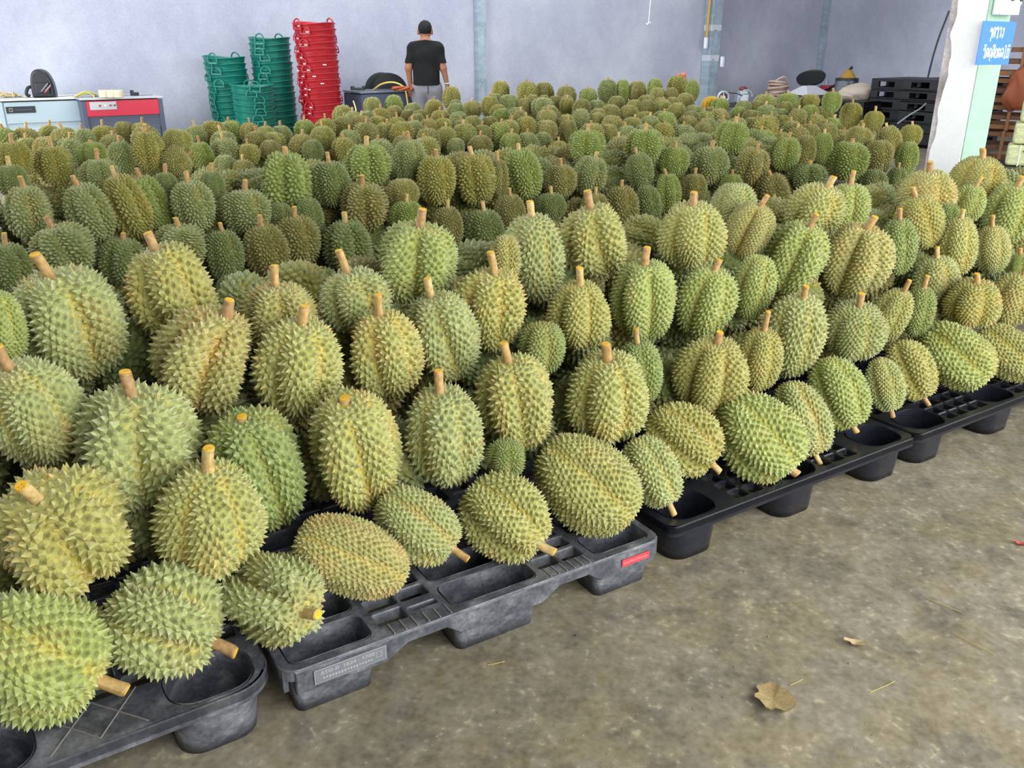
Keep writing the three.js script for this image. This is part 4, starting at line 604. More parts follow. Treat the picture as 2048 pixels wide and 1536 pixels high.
function basketStack(x, yTop, fwd, mat, color, what, lean, step, count, turn0, tags) {
  const topp = onDepth(x, yTop, fwd), proto = makeBasket(mat); let nested = null;
  for (let k = 0; k < count; k++) {
    const y = topp.y - 0.36 - k * step; if (y < 0) break;
    const t = k > 1 ? nested.clone() : k ? proto.clone() : proto, fromTop = topp.y - 0.36 - y; t.name = numbered('basket'); scene.add(t); if (k === 1) for (const h of t.children) if (h.name === 'handle') h.scale.set(1, 0.7, 0.6);
    t.position.set(topp.x + lean[0] * fromTop + rr(-0.006, 0.006), y, topp.z + lean[1] * fromTop + rr(-0.006, 0.006)); t.rotation.set(rr(-0.004, 0.004) + (k === 0 ? lean[2] || 0 : 0), turn0 + rr(-0.35, 0.35), rr(-0.004, 0.004) - lean[0] * 0.6);
    if (k === 1) nested = t;
    tag(t, `${color} basket, ${TH[k]} from the top in ${what}`, 'basket', what);
    if (tags && hash(k, 3, 17) > 0.6) { const a = (hash(k, 5, 19) - 0.5) * 2.1 - t.rotation.y + 0.1; part('paper_label', rbox(0.042, 0.012, 0.003, 0.001), std(0xf1eef0, 0.6), t).position.set(0.262 * Math.sin(a), 0.335 - 0.02 * hash(k, 9, 5), 0.262 * Math.cos(a)); const l = t.children[t.children.length - 1]; l.rotation.y = a; }
  }
}
basketStack(447, 114, 11.5, greenTub, 'green', 'the left green stack', [0.05, 0.02], 0.071, 14, -0.45, false);
basketStack(538, 76, 11.7, greenTub, 'green', 'the tall green stack', [0.012, 0.0], 0.071, 17, -0.3, false);
basketStack(503, 170, 11.05, greenTub, 'green', 'the low front green stack', [0.02, 0.01], 0.071, 9, 0.5, false);
basketStack(627, 46, 11.4, redTub, 'red', 'the tall red stack', [0.025, 0.0, 0.03], 0.071, 18, -0.6, true);

// ---------------------------------------------------------------- the far right corner
{
  const dark = std(0x15171a, 0.45), black = std(0x1a1b1f, 0.5), cream = std(0xc9bcae, 0.85), onFloor = (x, fwd, h = 0) => { const p = onDepth(x, 190, fwd); return [p.x, h, p.z]; };
  // small engine with a belt wheel, on a stand
  const e0 = onDepth(1484, 190, 14.6), en = thing('engine', 'silver and maroon engine with a belt wheel behind the heap, near the wide wall post', 'engine', [e0.x, 0, e0.z], 0.1), y = e0.y, silver = std(0xa9b1b9, 0.35, { metalness: 0.4 }), maroon = std(0x6b2730, 0.5);
  part('stand', merge([rbox(0.62, 0.05, 0.3, 0.01, -0.1, y - 0.15, 0), rbox(0.04, y - 0.17, 0.04, 0.005, -0.36, (y - 0.17) / 2, 0.1), rbox(0.04, y - 0.17, 0.04, 0.005, 0.16, (y - 0.17) / 2, 0.1), rbox(0.04, y - 0.17, 0.04, 0.005, -0.36, (y - 0.17) / 2, -0.1), rbox(0.04, y - 0.17, 0.04, 0.005, 0.16, (y - 0.17) / 2, -0.1)]), dark, en);
  part('block', merge([rbox(0.2, 0.15, 0.18, 0.03, 0, y - 0.05, 0), rbox(0.14, 0.06, 0.14, 0.02, 0.01, y + 0.04, 0), new THREE.CylinderGeometry(0.06, 0.06, 0.1, 18).rotateX(Math.PI / 2).translate(-0.02, y - 0.06, 0.12)]), silver, en);
  part('tank', new THREE.SphereGeometry(0.06, 18, 12).scale(1.1, 0.7, 1).translate(0.01, y + 0.09, 0), maroon, en);
  part('guard', new THREE.TorusGeometry(0.1, 0.012, 8, 20, 2.2).translate(0.03, y - 0.02, 0.1), silver, en);
  const wheel = part('belt_wheel', new THREE.TorusGeometry(0.085, 0.02, 10, 26).translate(-0.33, y - 0.03, 0.08), silver, en); part('spokes', merge([0, 1, 2].map((k) => box(0.016, 0.085, 0.012).translate(0, 0.045, 0).rotateZ(k * 2.094).translate(-0.33, y - 0.03, 0.08)).concat([new THREE.CylinderGeometry(0.028, 0.028, 0.05, 14).rotateX(Math.PI / 2).translate(-0.33, y - 0.03, 0.08)])), silver, wheel); part('hub_cover', new THREE.CylinderGeometry(0.075, 0.075, 0.02, 22).rotateX(Math.PI / 2).translate(-0.33, y - 0.03, 0.055), maroon, wheel);
  part('belt', merge([tube([[-0.33, y + 0.05, 0.08], [-0.1, y + 0.02, 0.09], [0.0, y - 0.02, 0.12]], 0.008, 10, 6)]), dark, en);
  // coil of pale rope or hose
  const r0 = onDepth(1556, 182, 15.2), loops = []; for (let k = 0; k < 12; k++) { const R = rr(0.12, 0.17), h = 0.03 * k; loops.push(new THREE.TorusGeometry(R, 0.017, 7, 26).rotateX(Math.PI / 2 + rr(-0.22, 0.22)).rotateY(rr(0, 6)).translate(rr(-0.02, 0.02), h, rr(-0.02, 0.02))); }
  loops.push(tube([[-0.14, 0.3, 0], [-0.05, 0.37, 0.05], [0.06, 0.42, 0.06], [0.13, 0.36, 0.02]], 0.018, 16, 7)); const cr = single('rope_coil', merge(loops), std(0xb49c90, 0.85), 'untidy coil of pale pinkish rope left of the pale box lid', 'rope', [r0.x, r0.y - 0.2, r0.z]);
  single('crate', merge([rbox(0.5, r0.y - 0.22, 0.4, 0.01, 0, (r0.y - 0.22) / 2, 0)]), dark, 'dark crate that carries the coil of pale rope', 'crate', [r0.x, 0, r0.z], TURN);
  // box with a pale pitched lid
  const b0 = onDepth(1618, 186, 14.6), bx = thing('storage_box', 'grey box with a pale hipped lid standing behind the heap in the corner', 'box', [b0.x, 0, b0.z], TURN), lid = new THREE.BufferGeometry();
  const yy = b0.y - 0.02, P = [[-0.3, yy, 0.22], [0.3, yy, 0.22], [0.3, yy, -0.22], [-0.3, yy, -0.22], [-0.1, yy + 0.13, 0.02], [0.1, yy + 0.13, 0.02], [0.1, yy + 0.13, -0.06], [-0.1, yy + 0.13, -0.06]], q = (a, b, c, d) => [...P[a], ...P[b], ...P[c], ...P[a], ...P[c], ...P[d]];
  lid.setAttribute('position', new THREE.Float32BufferAttribute([...q(0, 1, 5, 4), ...q(1, 2, 6, 5), ...q(2, 3, 7, 6), ...q(3, 0, 4, 7), ...q(4, 5, 6, 7), ...q(3, 2, 1, 0)], 3)); lid.computeVertexNormals();
  part('lid', lid, std(0xb4b5bc, 0.7), bx); part('case', rbox(0.56, yy - 0.01, 0.4, 0.01, 0, (yy - 0.01) / 2, 0), std(0x4d5058, 0.7), bx);
  // round black tray leaning
  const t0 = onDepth(1622, 160, 15.4), tr = single('tray', new THREE.LatheGeometry([[0, 0], [0.2, 0.005], [0.225, 0.02], [0.235, 0.05], [0.228, 0.052], [0.215, 0.028], [0, 0.014]].map(([a, b]) => new THREE.Vector2(a, b)), 36), std(0x1c201f, 0.5), 'round black tray leaning tilted on top of the red tiller', 'tray', t0.toArray()); tr.rotation.set(0.42, 0, 0.3, 'ZXY');
  // small red tiller with handle bars
  const g0 = onDepth(1652, 186, 15.2), tl = thing('tiller', 'small red tiller engine with black handle bar, in the far right corner', 'tiller', [g0.x, 0, g0.z], TURN), red = std(0x8e2530, 0.45), gy = g0.y;
  part('hood', merge([rbox(0.34, 0.15, 0.24, 0.05, 0, gy, 0), rbox(0.2, 0.08, 0.2, 0.03, 0.03, gy + 0.08, 0)]), red, tl); part('fender', new THREE.CylinderGeometry(0.3, 0.3, 0.22, 24, 1, true, 0, Math.PI).rotateZ(Math.PI / 2).rotateX(-Math.PI / 2).translate(-0.22, gy - 0.2, 0), std(0x8e2530, 0.45, { side: THREE.DoubleSide }), tl);
  part('frame', merge([rbox(0.5, 0.06, 0.2, 0.015, -0.02, gy - 0.12, 0), rbox(0.06, gy - 0.1, 0.06, 0.01, 0.1, (gy - 0.1) / 2, 0)]), dark, tl);
  for (const z of [-0.2, 0.2]) part('wheel', new THREE.TorusGeometry(0.17, 0.05, 10, 24).translate(-0.1, 0.22, z), black, tl);
  part('handle_bar', tube([[-0.35, gy + 0.02, 0.1], [0.0, gy + 0.1, 0.1], [0.16, gy + 0.19, 0.1], [0.4, gy + 0.36, 0.1]], 0.014, 20, 7), black, tl); part('grip', new THREE.CylinderGeometry(0.022, 0.022, 0.1, 12).rotateZ(-0.95).translate(0.41, gy + 0.365, 0.1), black, tl);
  part('exhaust', tube([[0.05, gy + 0.1, -0.06], [0.06, gy + 0.17, -0.06], [0.1, gy + 0.19, -0.06]], 0.02, 12, 8), silver, tl);
  // dark drum with a grey tarpaulin, a mustard cap on it
  const d0 = onDepth(1690, 172, 14.9), dr = thing('drum', 'dark drum half covered by grey sheet, beside the red tiller', 'drum', [d0.x, 0, d0.z], 0), dh = d0.y + 0.12;
  part('barrel', new THREE.CylinderGeometry(0.18, 0.175, dh, 28).translate(0.02, dh / 2, 0), std(0x272b31, 0.45), dr); part('hoops', merge([0.35, 0.6, 0.85].map((k) => new THREE.TorusGeometry(0.181, 0.009, 6, 30).rotateX(Math.PI / 2).translate(0.02, dh * k, 0))), std(0x30343b, 0.4), dr);
  const sh = new THREE.CylinderGeometry(0.13, 0.2, 0.5, 26, 6, true), sp = sh.attributes.position; for (let i = 0; i < sp.count; i++) { const a = Math.atan2(sp.getZ(i), sp.getX(i)), k = 1 + 0.09 * Math.sin(a * 7 + sp.getY(i) * 6); sp.setX(i, sp.getX(i) * k); sp.setZ(i, sp.getZ(i) * k); } sh.computeVertexNormals();
  const sheet = single('grey_sheet', sh, std(0x5f656c, 0.5, { side: THREE.DoubleSide }), 'grey plastic sheet bunched in front of the dark drum', 'sheet', [d0.x - 0.1, d0.y - 0.16, d0.z + 0.27]);
  single('mustard_cap', new THREE.LatheGeometry([[0, 0.13], [0.04, 0.12], [0.09, 0.06], [0.12, 0.01], [0.14, 0], [0, 0]].map(([a, b]) => new THREE.Vector2(a, b)), 20), std(0x9b7a2c, 0.8), 'mustard-coloured cap lying on the dark drum', 'cap', [d0.x + 0.03, dh + 0.001, d0.z]);
  // sack on a low black pallet stack
  const s0 = onDepth(1716, 185, 14.3), sk = new THREE.SphereGeometry(1, 26, 18), kp = sk.attributes.position; for (let i = 0; i < kp.count; i++) { const x = kp.getX(i), yv = kp.getY(i), z = kp.getZ(i), w = 0.04 * (noise2(x * 3 + 9, z * 3 + 4, 99, 7) + noise2(x * 7 + 5, yv * 7 + 9, 99, 8)); kp.setXYZ(i, (0.25 + w) * Math.sign(x) * Math.abs(x) ** 0.75, Math.max(0, 0.11 + (0.11 + w * 0.6) * yv * (1.1 + 0.25 * x)), (0.2 + w) * Math.sign(z) * Math.abs(z) ** 0.8); } sk.computeVertexNormals();
  single('cloth_sack', sk, std(0xb6a89a, 0.95), 'slumped beige cloth sack beside the stack of black pallets', 'sack', [s0.x, s0.y - 0.13, s0.z], TURN);
  // stack of black pallets, each a thing
  const stackAt = (x, fwd, count, turn, what, topY) => {
    const top = onDepth(x, topY, fwd), n = count, step = 0.145; const slot = (w, h, x0, y0, r) => roundRect(new THREE.Path(), x0, y0, w, h, r);
    const side = (w) => { const s = new THREE.Shape(); s.moveTo(-w / 2, 0); s.lineTo(w / 2, 0); s.lineTo(w / 2, 0.14); s.lineTo(-w / 2, 0.14); s.closePath(); for (const k of [-0.25, 0.25]) s.holes.push(slot(w * 0.27, 0.078, k * w * 0.98, 0.062, 0.012)); return new THREE.ExtrudeGeometry(s, { depth: 0.05, bevelEnabled: true, bevelThickness: 0.003, bevelSize: 0.003, bevelOffset: -0.003, bevelSegments: 1 }); };
    const W = 0.98, proto = new THREE.Group(); part('deck', merge([rbox(W, 0.026, W, 0.006, 0, 0.129, 0), rbox(W, 0.02, 0.14, 0.004, 0, 0.011, W / 2 - 0.07), rbox(W, 0.02, 0.14, 0.004, 0, 0.011, -W / 2 + 0.07)]), black, proto);
    for (let k = 0; k < 4; k++) { const f = part('side', side(W - 0.006), black, proto); f.rotation.y = k * Math.PI / 2; f.position.set(Math.sin(k * Math.PI / 2) * (W / 2 - 0.053), 0, Math.cos(k * Math.PI / 2) * (W / 2 - 0.053)); }
    part('block', rbox(0.14, 0.11, 0.14, 0.01, 0, 0.07, 0), black, proto);
    for (let k = 0; k < n; k++) { const y0 = top.y - 0.142 - k * step; if (y0 < -0.02) break; const t = k ? proto.clone() : proto; t.name = numbered('pallet'); scene.add(t); t.position.set(top.x, Math.max(0, y0), top.z); t.rotation.y = turn + rr(-0.025, 0.025); tag(t, `black plastic pallet, ${TH[k]} from the top in ${what}`, 'pallet', what); }
  };
  const E = TURN - Math.PI / 2;
  stackAt(1841, 13.9, 7, E + 0.06, 'the tall stack behind the pillar', 157);
  stackAt(1912, 12.9, 7, E + 0.06, 'the stack nearest the pillar', 158);
  stackAt(1714, 14.3, 4, E, 'the low stack under the beige sack', 198);
  const wr = onDepth(1830, 232, 12.2); single('plastic_film', tube([[-0.22, -0.1, 0], [-0.1, 0.0, 0.02], [0.05, 0.1, 0.03], [0.12, 0.16, 0.0]], 0.012, 18, 6).scale(1, 1, 0.6), new THREE.MeshPhysicalMaterial({ color: 0x8d949c, roughness: 0.35 }), 'strip of pale plastic film hanging from the tall stack of black pallets', 'film', wr.toArray());
  // thin dark pole leaning against the end wall
  const q0 = onDepth(1853, 156, 14.2); single('pole', tube([[0, -q0.y, 0], [0.02, 0, 0], [0.10, 0.5, -0.06], [0.22, 0.95, -0.1]], 0.014, 24, 7), std(0x2c2e33, 0.6), 'thin dark bent pole leaning on the end wall behind the pillar', 'pole', q0.toArray());

  // right of the pillar: wooden crates, wrapped bales
  const wood = [0x6e4a33, 0x7d5738, 0x5d3f2e].map((c) => std(c, 0.8));
  const crateAt = (x, yb, fwd, w, h, d, label, turn) => {
    const b = onDepth(x, yb, fwd), t = thing('wooden_crate', label, 'crate', b.toArray(), turn, 'wooden crates right of the pillar');
    for (const sx of [-1, 1]) for (const sz of [-1, 1]) part('post', rbox(0.04, h, 0.04, 0.004, sx * (w / 2 - 0.02), h / 2, sz * (d / 2 - 0.02)), wood[0], t);
    for (const sz of [-1, 1]) for (let k = 0; k < 3; k++) part('slat', rbox(w, 0.05, 0.014, 0.003, 0, 0.04 + k * (h - 0.08) / 2, sz * (d / 2 + 0.005)), wood[(k + 1) % 3], t);
    for (const sx of [-1, 1]) for (let k = 0; k < 3; k++) part('slat', rbox(0.014, 0.05, d, 0.003, sx * (w / 2 + 0.005), 0.04 + k * (h - 0.08) / 2, 0), wood[k % 3], t);
    for (let k = 0; k < 5; k++) part('slat', rbox(w - 0.04, 0.014, d / 6, 0.003, 0, 0.02, -d / 2 + (k + 0.5) * d / 5), wood[k % 3], t);
    part('post', rbox(0.035, h, 0.03, 0.004, 0.02, h / 2, d / 2 + 0.02), wood[1], t);
    return t;
  };
  const CT = TURN - Math.PI / 2 + 0.35, base = onDepth(2004, 330, 11.2).y;
  const c1 = onDepth(2004, 330, 11.2);
  [['bottom wooden crate of the pile right of the pillar', 0, 0.4], ['second wooden crate of the pile right of the pillar', 0.405, 0.3], ['third wooden crate of the pile right of the pillar', 0.71, 0.3], ['topmost wooden crate of the pile, seen against the wall right of the pillar', 1.015, 0.34]].forEach(([label, dy, h], k) => { const t = crateAt(2004, 330, 11.2, 0.72, h, 0.6, label, CT + (k - 1.5) * 0.05); t.position.y = Math.max(0, c1.y) + dy; });
  const ob = onDepth(2046, 172, 10.9), ot = new THREE.SphereGeometry(1, 24, 16), op = ot.attributes.position; for (let i = 0; i < op.count; i++) { const x = op.getX(i), yv = op.getY(i), z = op.getZ(i), w = 0.03 * Math.sin(x * 9 + yv * 5); op.setXYZ(i, (0.17 + w) * x + 0.08 * yv, 0.28 * yv + 0.02 * Math.sin(z * 8), (0.2 + w) * z); } ot.computeVertexNormals();
  const oh = single('tarpaulin', ot, std(0x8e4a2c, 0.75), 'rust-brown tarpaulin bundle lying on the wooden crates at the right edge', 'tarpaulin', ob.toArray());
  const baleMap = makeTexture(256, 2, true, (x, y) => { const v = fbm(x * 10, y * 10, 10, 4, 251); return mixc([0.70, 0.72, 0.56], [0.84, 0.84, 0.62], clamp((v - 0.3) * 2.4, 0, 1)); }), bale = std(0xffffff, 0.4, { map: baleMap }), strap = std(0xd9dcc4, 0.4);
  const ph = onDepth(2052, 330, 9.6);
  for (let k = 0; k < 4; k++) {
    const t = thing('bale', `pale yellow-green wrapped bale, ${['bottom', 'second', 'third', 'top'][k]} one of the pile at the right edge`, 'bale', [ph.x + 0.05 + 0.035 * k, ph.y + k * 0.222, ph.z], TURN - Math.PI / 2 + 0.5, 'wrapped bales at the right edge');
    part('wrapping', rbox(0.5, 0.215, 0.36, 0.035, 0, 0.108, 0), bale, t); for (const x of [-0.13, 0.13]) part('strap', rbox(0.014, 0.22, 0.366, 0.003, x, 0.108, 0), strap, t);
    if (k === 0) part('string', tube([[-0.1, 0.16, 0.19], [-0.02, 0.12, 0.2], [-0.06, 0.18, 0.19], [0.02, 0.15, 0.195]], 0.006, 20, 5), std(0x2b2624, 0.7), t);
  }
  stackAt(2040, 9.6, 3, TURN - Math.PI / 2 + 0.5, 'the low stack under the wrapped bales', 331);
  // coral ribbon on the ridge of fruit
  const rb = onDepth(1363, 154, 13.0); const cg = []; for (let k = 0; k < 7; k++) cg.push(new THREE.SphereGeometry(0.035, 10, 8).scale(1, rr(0.6, 1.1), 0.7).translate(0.035 * Math.cos(k), 0.03 * Math.sin(k * 1.7) - (k > 4 ? 0.05 : 0), 0.03 * Math.sin(k)));
  single('coral_ribbon', merge(cg), std(0xe0705c, 0.6), 'crumpled coral-red ribbon on the durians by the back wall', 'ribbon', rb.toArray());
}

// ---------------------------------------------------------------- the man by the machine, seen from behind
function fieldMesh(res, lo, span, f) {                                     // skin of the region where f is negative
  const mc = new MarchingCubes(res, new THREE.MeshStandardMaterial(), false, false, 260000), half = res / 2; mc.isolation = 0;
  const size = [span / 2, span / 2, span / 2];
  for (let k = 0; k < res; k++) for (let j = 0; j < res; j++) for (let i = 0; i < res; i++) mc.field[i + j * res + k * res * res] = -f(lo[0] + size[0] * (1 + (i - half) / half), lo[1] + size[1] * (1 + (j - half) / half), lo[2] + size[2] * (1 + (k - half) / half));
  mc.update();
  const n = mc.count, pos = mc.positionArray.slice(0, n * 3); for (let i = 0; i < n; i++) for (let c = 0; c < 3; c++) pos[i * 3 + c] = lo[c] + size[c] * (1 + pos[i * 3 + c]);
  let g = new THREE.BufferGeometry(); g.setAttribute('position', new THREE.BufferAttribute(pos, 3)); g = mergeVertices(g, 1e-5); g.computeVertexNormals(); return g;
}
function capsule(a, b, ra, rb) { const ab = [b[0] - a[0], b[1] - a[1], b[2] - a[2]], l2 = ab[0] ** 2 + ab[1] ** 2 + ab[2] ** 2 || 1e-9; return (x, y, z) => { const px = x - a[0], py = y - a[1], pz = z - a[2], t = clamp((px * ab[0] + py * ab[1] + pz * ab[2]) / l2, 0, 1); return Math.hypot(px - ab[0] * t, py - ab[1] * t, pz - ab[2] * t) - lerp(ra, rb, t); }; }
const blob = (list, k) => (x, y, z) => { let d = 9; for (const f of list) { const e = f(x, y, z), h = Math.max(k - Math.abs(d - e), 0) / k; d = Math.min(d, e) - h * h * k * 0.25; } return d; };
{
  const base = onDepth(858, 300, 11.6), t = thing('person', 'man in black t-shirt and grey trousers standing with his back turned, head bowed', 'person', [base.x, 0, base.z], 0.06);
  const wide = (f, sx, sz) => (x, y, z) => f(x / sx, y, z / sz) * Math.min(sx, sz);
  const torso = [wide(capsule([0, 0.88, 0], [0, 1.02, 0], 0.125, 0.115), 1.15, 0.9), wide(capsule([0, 1.02, 0], [0, 1.24, 0.0], 0.115, 0.125), 1.2, 0.82), wide(capsule([0, 1.24, 0], [0, 1.33, 0.01], 0.12, 0.085), 1.28, 0.8), capsule([-0.15, 1.325, 0.01], [0.15, 1.325, 0.01], 0.05, 0.05), capsule([-0.14, 1.345, 0.01], [0, 1.41, 0], 0.035, 0.05), capsule([0.14, 1.345, 0.01], [0, 1.41, 0], 0.035, 0.05)];
  const neck = [capsule([0, 1.34, 0.005], [0, 1.46, -0.03], 0.056, 0.05)];
  const armsUp = [capsule([-0.16, 1.325, 0.01], [-0.215, 1.10, 0.03], 0.05, 0.041), capsule([0.16, 1.325, 0.01], [0.208, 1.10, 0.03], 0.05, 0.041)];
  const armsLow = [capsule([-0.222, 1.10, 0.03], [-0.205, 0.885, -0.02], 0.041, 0.027), capsule([0.212, 1.10, 0.03], [0.258, 0.89, 0.0], 0.041, 0.027)];
  const legs = [-1, 1].flatMap((s) => [capsule([s * 0.085, 0.86, 0], [s * 0.095, 0.46, 0.0], 0.095, 0.06), capsule([s * 0.095, 0.46, 0], [s * 0.10, 0.08, 0.02], 0.058, 0.04), capsule([s * 0.10, 0.045, 0.03], [s * 0.11, 0.035, -0.13], 0.042, 0.035)]);
  const head = [wide(capsule([0, 1.52, -0.05], [0, 1.555, -0.045], 0.083, 0.085), 0.9, 1.08), capsule([0, 1.465, -0.085], [0, 1.475, -0.105], 0.05, 0.042), capsule([0, 1.51, -0.135], [0, 1.488, -0.15], 0.014, 0.017), capsule([-0.08, 1.535, -0.035], [-0.086, 1.495, -0.04], 0.017, 0.013), capsule([0.08, 1.535, -0.035], [0.086, 1.495, -0.04], 0.017, 0.013)];
  const skinM = std(0x9c6a4d, 0.6), blackCloth = std(0x0c0d10, 0.95), greyCloth = std(0x7f7d86, 0.9), hairM = std(0x050505, 0.8);
  const scalpF = blob([head[0], head[1]], 0.02);
  const bodyF = blob([...torso, ...neck, ...armsUp, ...armsLow, ...legs], 0.03), headF = blob([...head, ...neck], 0.02);
  // hands: palm, four unequal bent fingers and a thumb leaving the side of the palm
  const hand = (s, wx, wy, wz) => { const o = [capsule([wx, wy, wz], [wx + 0.004 * s, wy - 0.07, wz - 0.004], 0.026, 0.03)], P = [wx + 0.004 * s, wy - 0.075, wz - 0.005]; [[-0.026, 0.062], [-0.009, 0.075], [0.009, 0.07], [0.025, 0.055]].forEach(([dz, l]) => { const a = [P[0], P[1], P[2] + dz], b = [a[0] + 0.004 * s, a[1] - l * 0.55, a[2] - 0.004], c = [b[0] - 0.016 * s, b[1] - l * 0.42, b[2] - 0.004]; o.push(capsule(a, b, 0.0088, 0.008), capsule(b, c, 0.008, 0.0065)); }); o.push(capsule([wx - 0.004 * s, wy - 0.03, wz - 0.024], [wx - 0.014 * s, wy - 0.062, wz - 0.047], 0.0105, 0.009), capsule([wx - 0.014 * s, wy - 0.062, wz - 0.047], [wx - 0.018 * s, wy - 0.088, wz - 0.05], 0.009, 0.0075)); return blob(o, 0.008); };
  const hl = [-0.205, 0.885, -0.02], hr = [0.258, 0.89, 0.0];
  const skin = merge([fieldMesh(110, [-0.83, -0.02, -0.83], 1.66, bodyF), fieldMesh(72, [-0.16, 1.38, -0.23], 0.32, headF), fieldMesh(60, [hl[0] - 0.1, hl[1] - 0.18, hl[2] - 0.1], 0.21, hand(-1, ...hl)), fieldMesh(60, [hr[0] - 0.1, hr[1] - 0.18, hr[2] - 0.1], 0.21, hand(1, ...hr))]);
  part('body', skin, skinM, t);
  const inTorso = blob([...torso, ...armsUp], 0.035), folds = (x, y, z) => 0.004 * Math.sin(y * 38 + x * 22) * Math.sin(x * 31 + z * 17);
  part('t_shirt', fieldMesh(112, [-0.4, 0.78, -0.4], 0.82, (x, y, z) => Math.max(inTorso(x, y, z) - 0.015 - 0.018 * clamp((1.15 - y) * 3, 0, 1) * (Math.abs(x) < 0.19 ? 1 : 0) + folds(x, y, z), 0.895 - y + 0.01 * x, y - 1.425 + 0.35 * Math.abs(x) * 0.3, Math.abs(x) > 0.17 ? 1.155 - y : -1)), blackCloth, t);
  const inLegs = blob([...legs.filter((_, i) => i % 3 !== 2), torso[0]], 0.03);
  part('trousers', fieldMesh(100, [-0.5, 0.04, -0.5], 1.0, (x, y, z) => Math.max(inLegs(x, y, z) - lerp(0.022, 0.006, clamp((y - 0.82) * 9, 0, 1)) + 1.4 * folds(x, y, z), y - 0.935, 0.07 - y)), greyCloth, t);
  const inFeet = blob(legs.filter((_, i) => i % 3 === 2), 0.02);
  part('shoes', fieldMesh(60, [-0.25, -0.02, -0.25], 0.5, (x, y, z) => Math.max(inFeet(x, y, z) - 0.008, -y + 0.002)), std(0x2a2522, 0.8), t);
  part('hair', fieldMesh(72, [-0.15, 1.40, -0.19], 0.3, (x, y, z) => Math.max(scalpF(x, y, z) - 0.009 * clamp((y - 1.488) / 0.045, 0.1, 1) + 0.002 * Math.sin(x * 120) * Math.sin(y * 110 + z * 70), 1.488 - y + (z < -0.02 ? 0.8 * (-0.02 - z) : 0.0) + 0.12 * Math.abs(x), -z - 0.15)), hairM, t);
  part('pocket_seam', tube([[0.012, 0.93, 0.118], [0.02, 0.86, 0.128], [0.012, 0.80, 0.12]], 0.004, 10, 5), std(0x222228, 0.9), t);
  part('bracelet', new THREE.TorusGeometry(0.031, 0.006, 8, 20).rotateX(Math.PI / 2).translate(0.254, 0.915, 0.0), std(0xd9d9dc, 0.4), t);
}

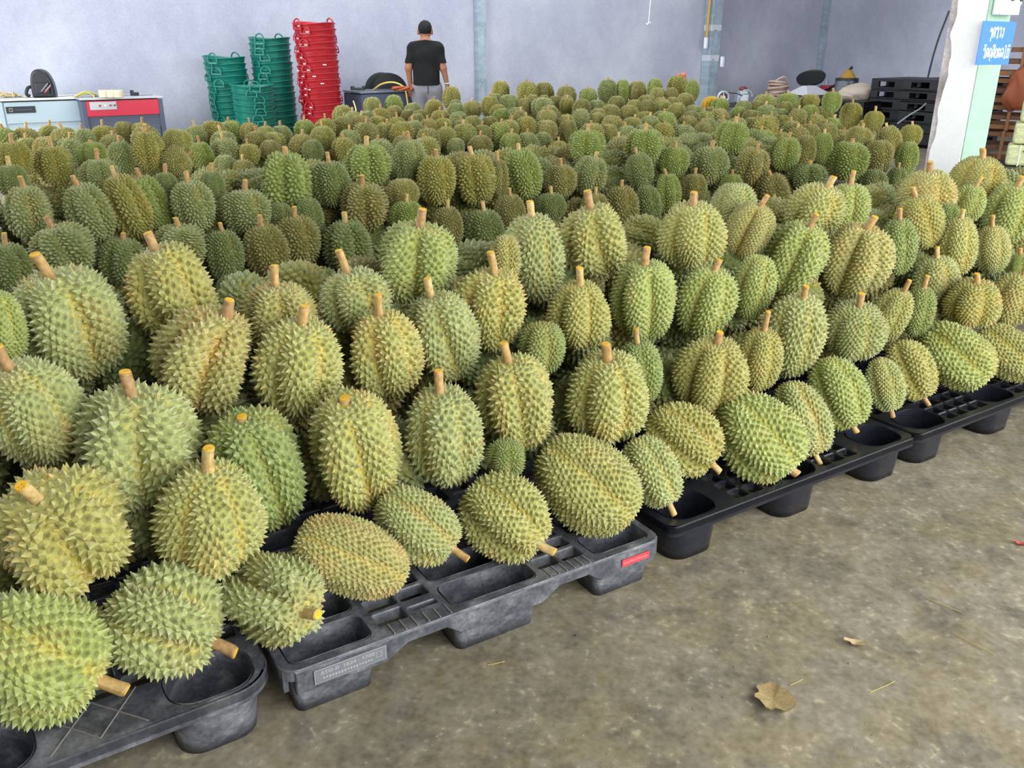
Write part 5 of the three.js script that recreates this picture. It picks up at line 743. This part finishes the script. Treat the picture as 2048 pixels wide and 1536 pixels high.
// ---------------------------------------------------------------- bits on the floor
{
  const leaf = (w, d, curl, seed) => { const g = new THREE.CircleGeometry(1, 26); const p = g.attributes.position; for (let i = 0; i < p.count; i++) { const x = p.getX(i), y = p.getY(i), a = Math.atan2(y, x), k = i === 0 ? 0 : 1 - 0.22 * Math.max(0, Math.sin(a * 3 + seed)) + 0.08 * Math.sin(a * 7 + seed); p.setXYZ(i, x * k * w, curl * (x * x * 0.9 + y * y * 0.4) + 0.004, -y * k * d); } const lower = g.clone(), lp = lower.attributes.position; for (let i = 0; i < lp.count; i++) lp.setY(i, lp.getY(i) - 0.003); const li = lower.index.array; for (let i = 0; i < li.length; i += 3) { const s = li[i]; li[i] = li[i + 1]; li[i + 1] = s; } const m = merge([g, lower]); m.computeVertexNormals(); return m; };
  const skinMap = makeTexture(128, 2, true, (x, y) => { const v = fbm(x * 14, y * 14, 14, 3, 261); return mixc([0.50, 0.44, 0.28], [0.66, 0.56, 0.38], v); }), peelM = std(0xffffff, 0.8, { map: skinMap, side: THREE.DoubleSide });
  let q = onHeight(1547, 1400, 0.004); single('peel', leaf(0.045, 0.05, 0.018, 1), peelM, 'broad tan scrap of fruit peel lying alone on the open floor', 'peel', [q.x, 0, q.z], 0.4);
  q = onHeight(1711, 1287, 0.004); single('peel', leaf(0.03, 0.012, 0.012, 2), std(0xb09a70, 0.8, { side: THREE.DoubleSide }), 'small curled sliver of pale peel farther out on the open floor', 'peel', [q.x, 0, q.z], -0.3);
  q = onHeight(1180, 1153, 0.012); const sd = new THREE.CylinderGeometry(0.011, 0.012, 0.02, 14).rotateX(0.9); single('stem_end', sd, stemMat[1], 'round cut stem end lying under the worn pallet by the red sticker', 'stem end', [q.x, 0.011, q.z], 0.5);
  q = onHeight(1957, 858, 0.01); single('stem_end', sd.clone().rotateZ(1), stemMat[3], 'short stem end lying beside the farthest pallet foot', 'stem end', [q.x, 0.012, q.z], 1.2);
  q = onHeight(2040, 1088, 0.003); single('petal', leaf(0.02, 0.008, 0.008, 3), std(0xb0504a, 0.7, { side: THREE.DoubleSide }), 'small red scrap at the right edge of the floor', 'scrap', [q.x, 0, q.z], -0.5);
  const straw = std(0xb5a04e, 0.7);
  [[1740, 1384, 1790, 1362, 'thin straw fibre right of the broad tan peel'], [1605, 1358, 1580, 1370, 'short straw fibre just above the broad tan peel'], [1360, 1030, 1390, 1048, 'thin straw fibre on the floor by the black pallet foot'], [1850, 1195, 1925, 1225, 'long straw fibre beyond the curled pale sliver'], [1905, 1265, 1990, 1310, 'long straw fibre right of the curled pale sliver'], [975, 1330, 1010, 1322, 'straw fibre lying in front of the worn grey pallet']].forEach(([x0, y0, x1, y1, label]) => { const a = onHeight(x0, y0, 0.003), b = onHeight(x1, y1, 0.003), d = b.clone().sub(a); single('straw', tube([[0, 0, 0], [d.x / 2, 0.0008, d.z / 2 + 0.002], [d.x, 0, d.z]], 0.0009, 8, 5), straw, label, 'straw', [a.x, 0.0025, a.z], 0, 'straw fibres on the floor'); });
  // crumbs of dry husk, too many to count
  const crumb = new THREE.TetrahedronGeometry(1), list = []; for (let i = 0; i < 1100; i++) { const p = onHeight(rr(560, 2100), rr(760, 1560), 0.001), e = us(p); if (e[1] < -0.12) list.push(p); }
  const m = new THREE.InstancedMesh(crumb, std(0xffffff, 0.85), list.length), o = new THREE.Object3D(); list.forEach((p, i) => { const s = rr(0.0008, 0.0019) * (rnd() < 0.06 ? 1.9 : 1); o.position.set(p.x, 0.0006, p.z); o.rotation.set(rr(0, 6), rr(0, 6), rr(0, 6)); o.scale.set(s * rr(1, 2.6), s * 0.5, s); o.updateMatrix(); m.setMatrixAt(i, o.matrix); m.setColorAt(i, new THREE.Color().setHSL(rr(0.08, 0.16), rr(0.15, 0.4), rr(0.12, 0.27))); });
  m.name = 'husk_crumbs'; shade(m); m.userData = { kind: 'stuff', label: 'dry husk crumbs scattered over the concrete floor', category: 'crumbs' }; scene.add(m);
}

renderer.render(scene, camera);
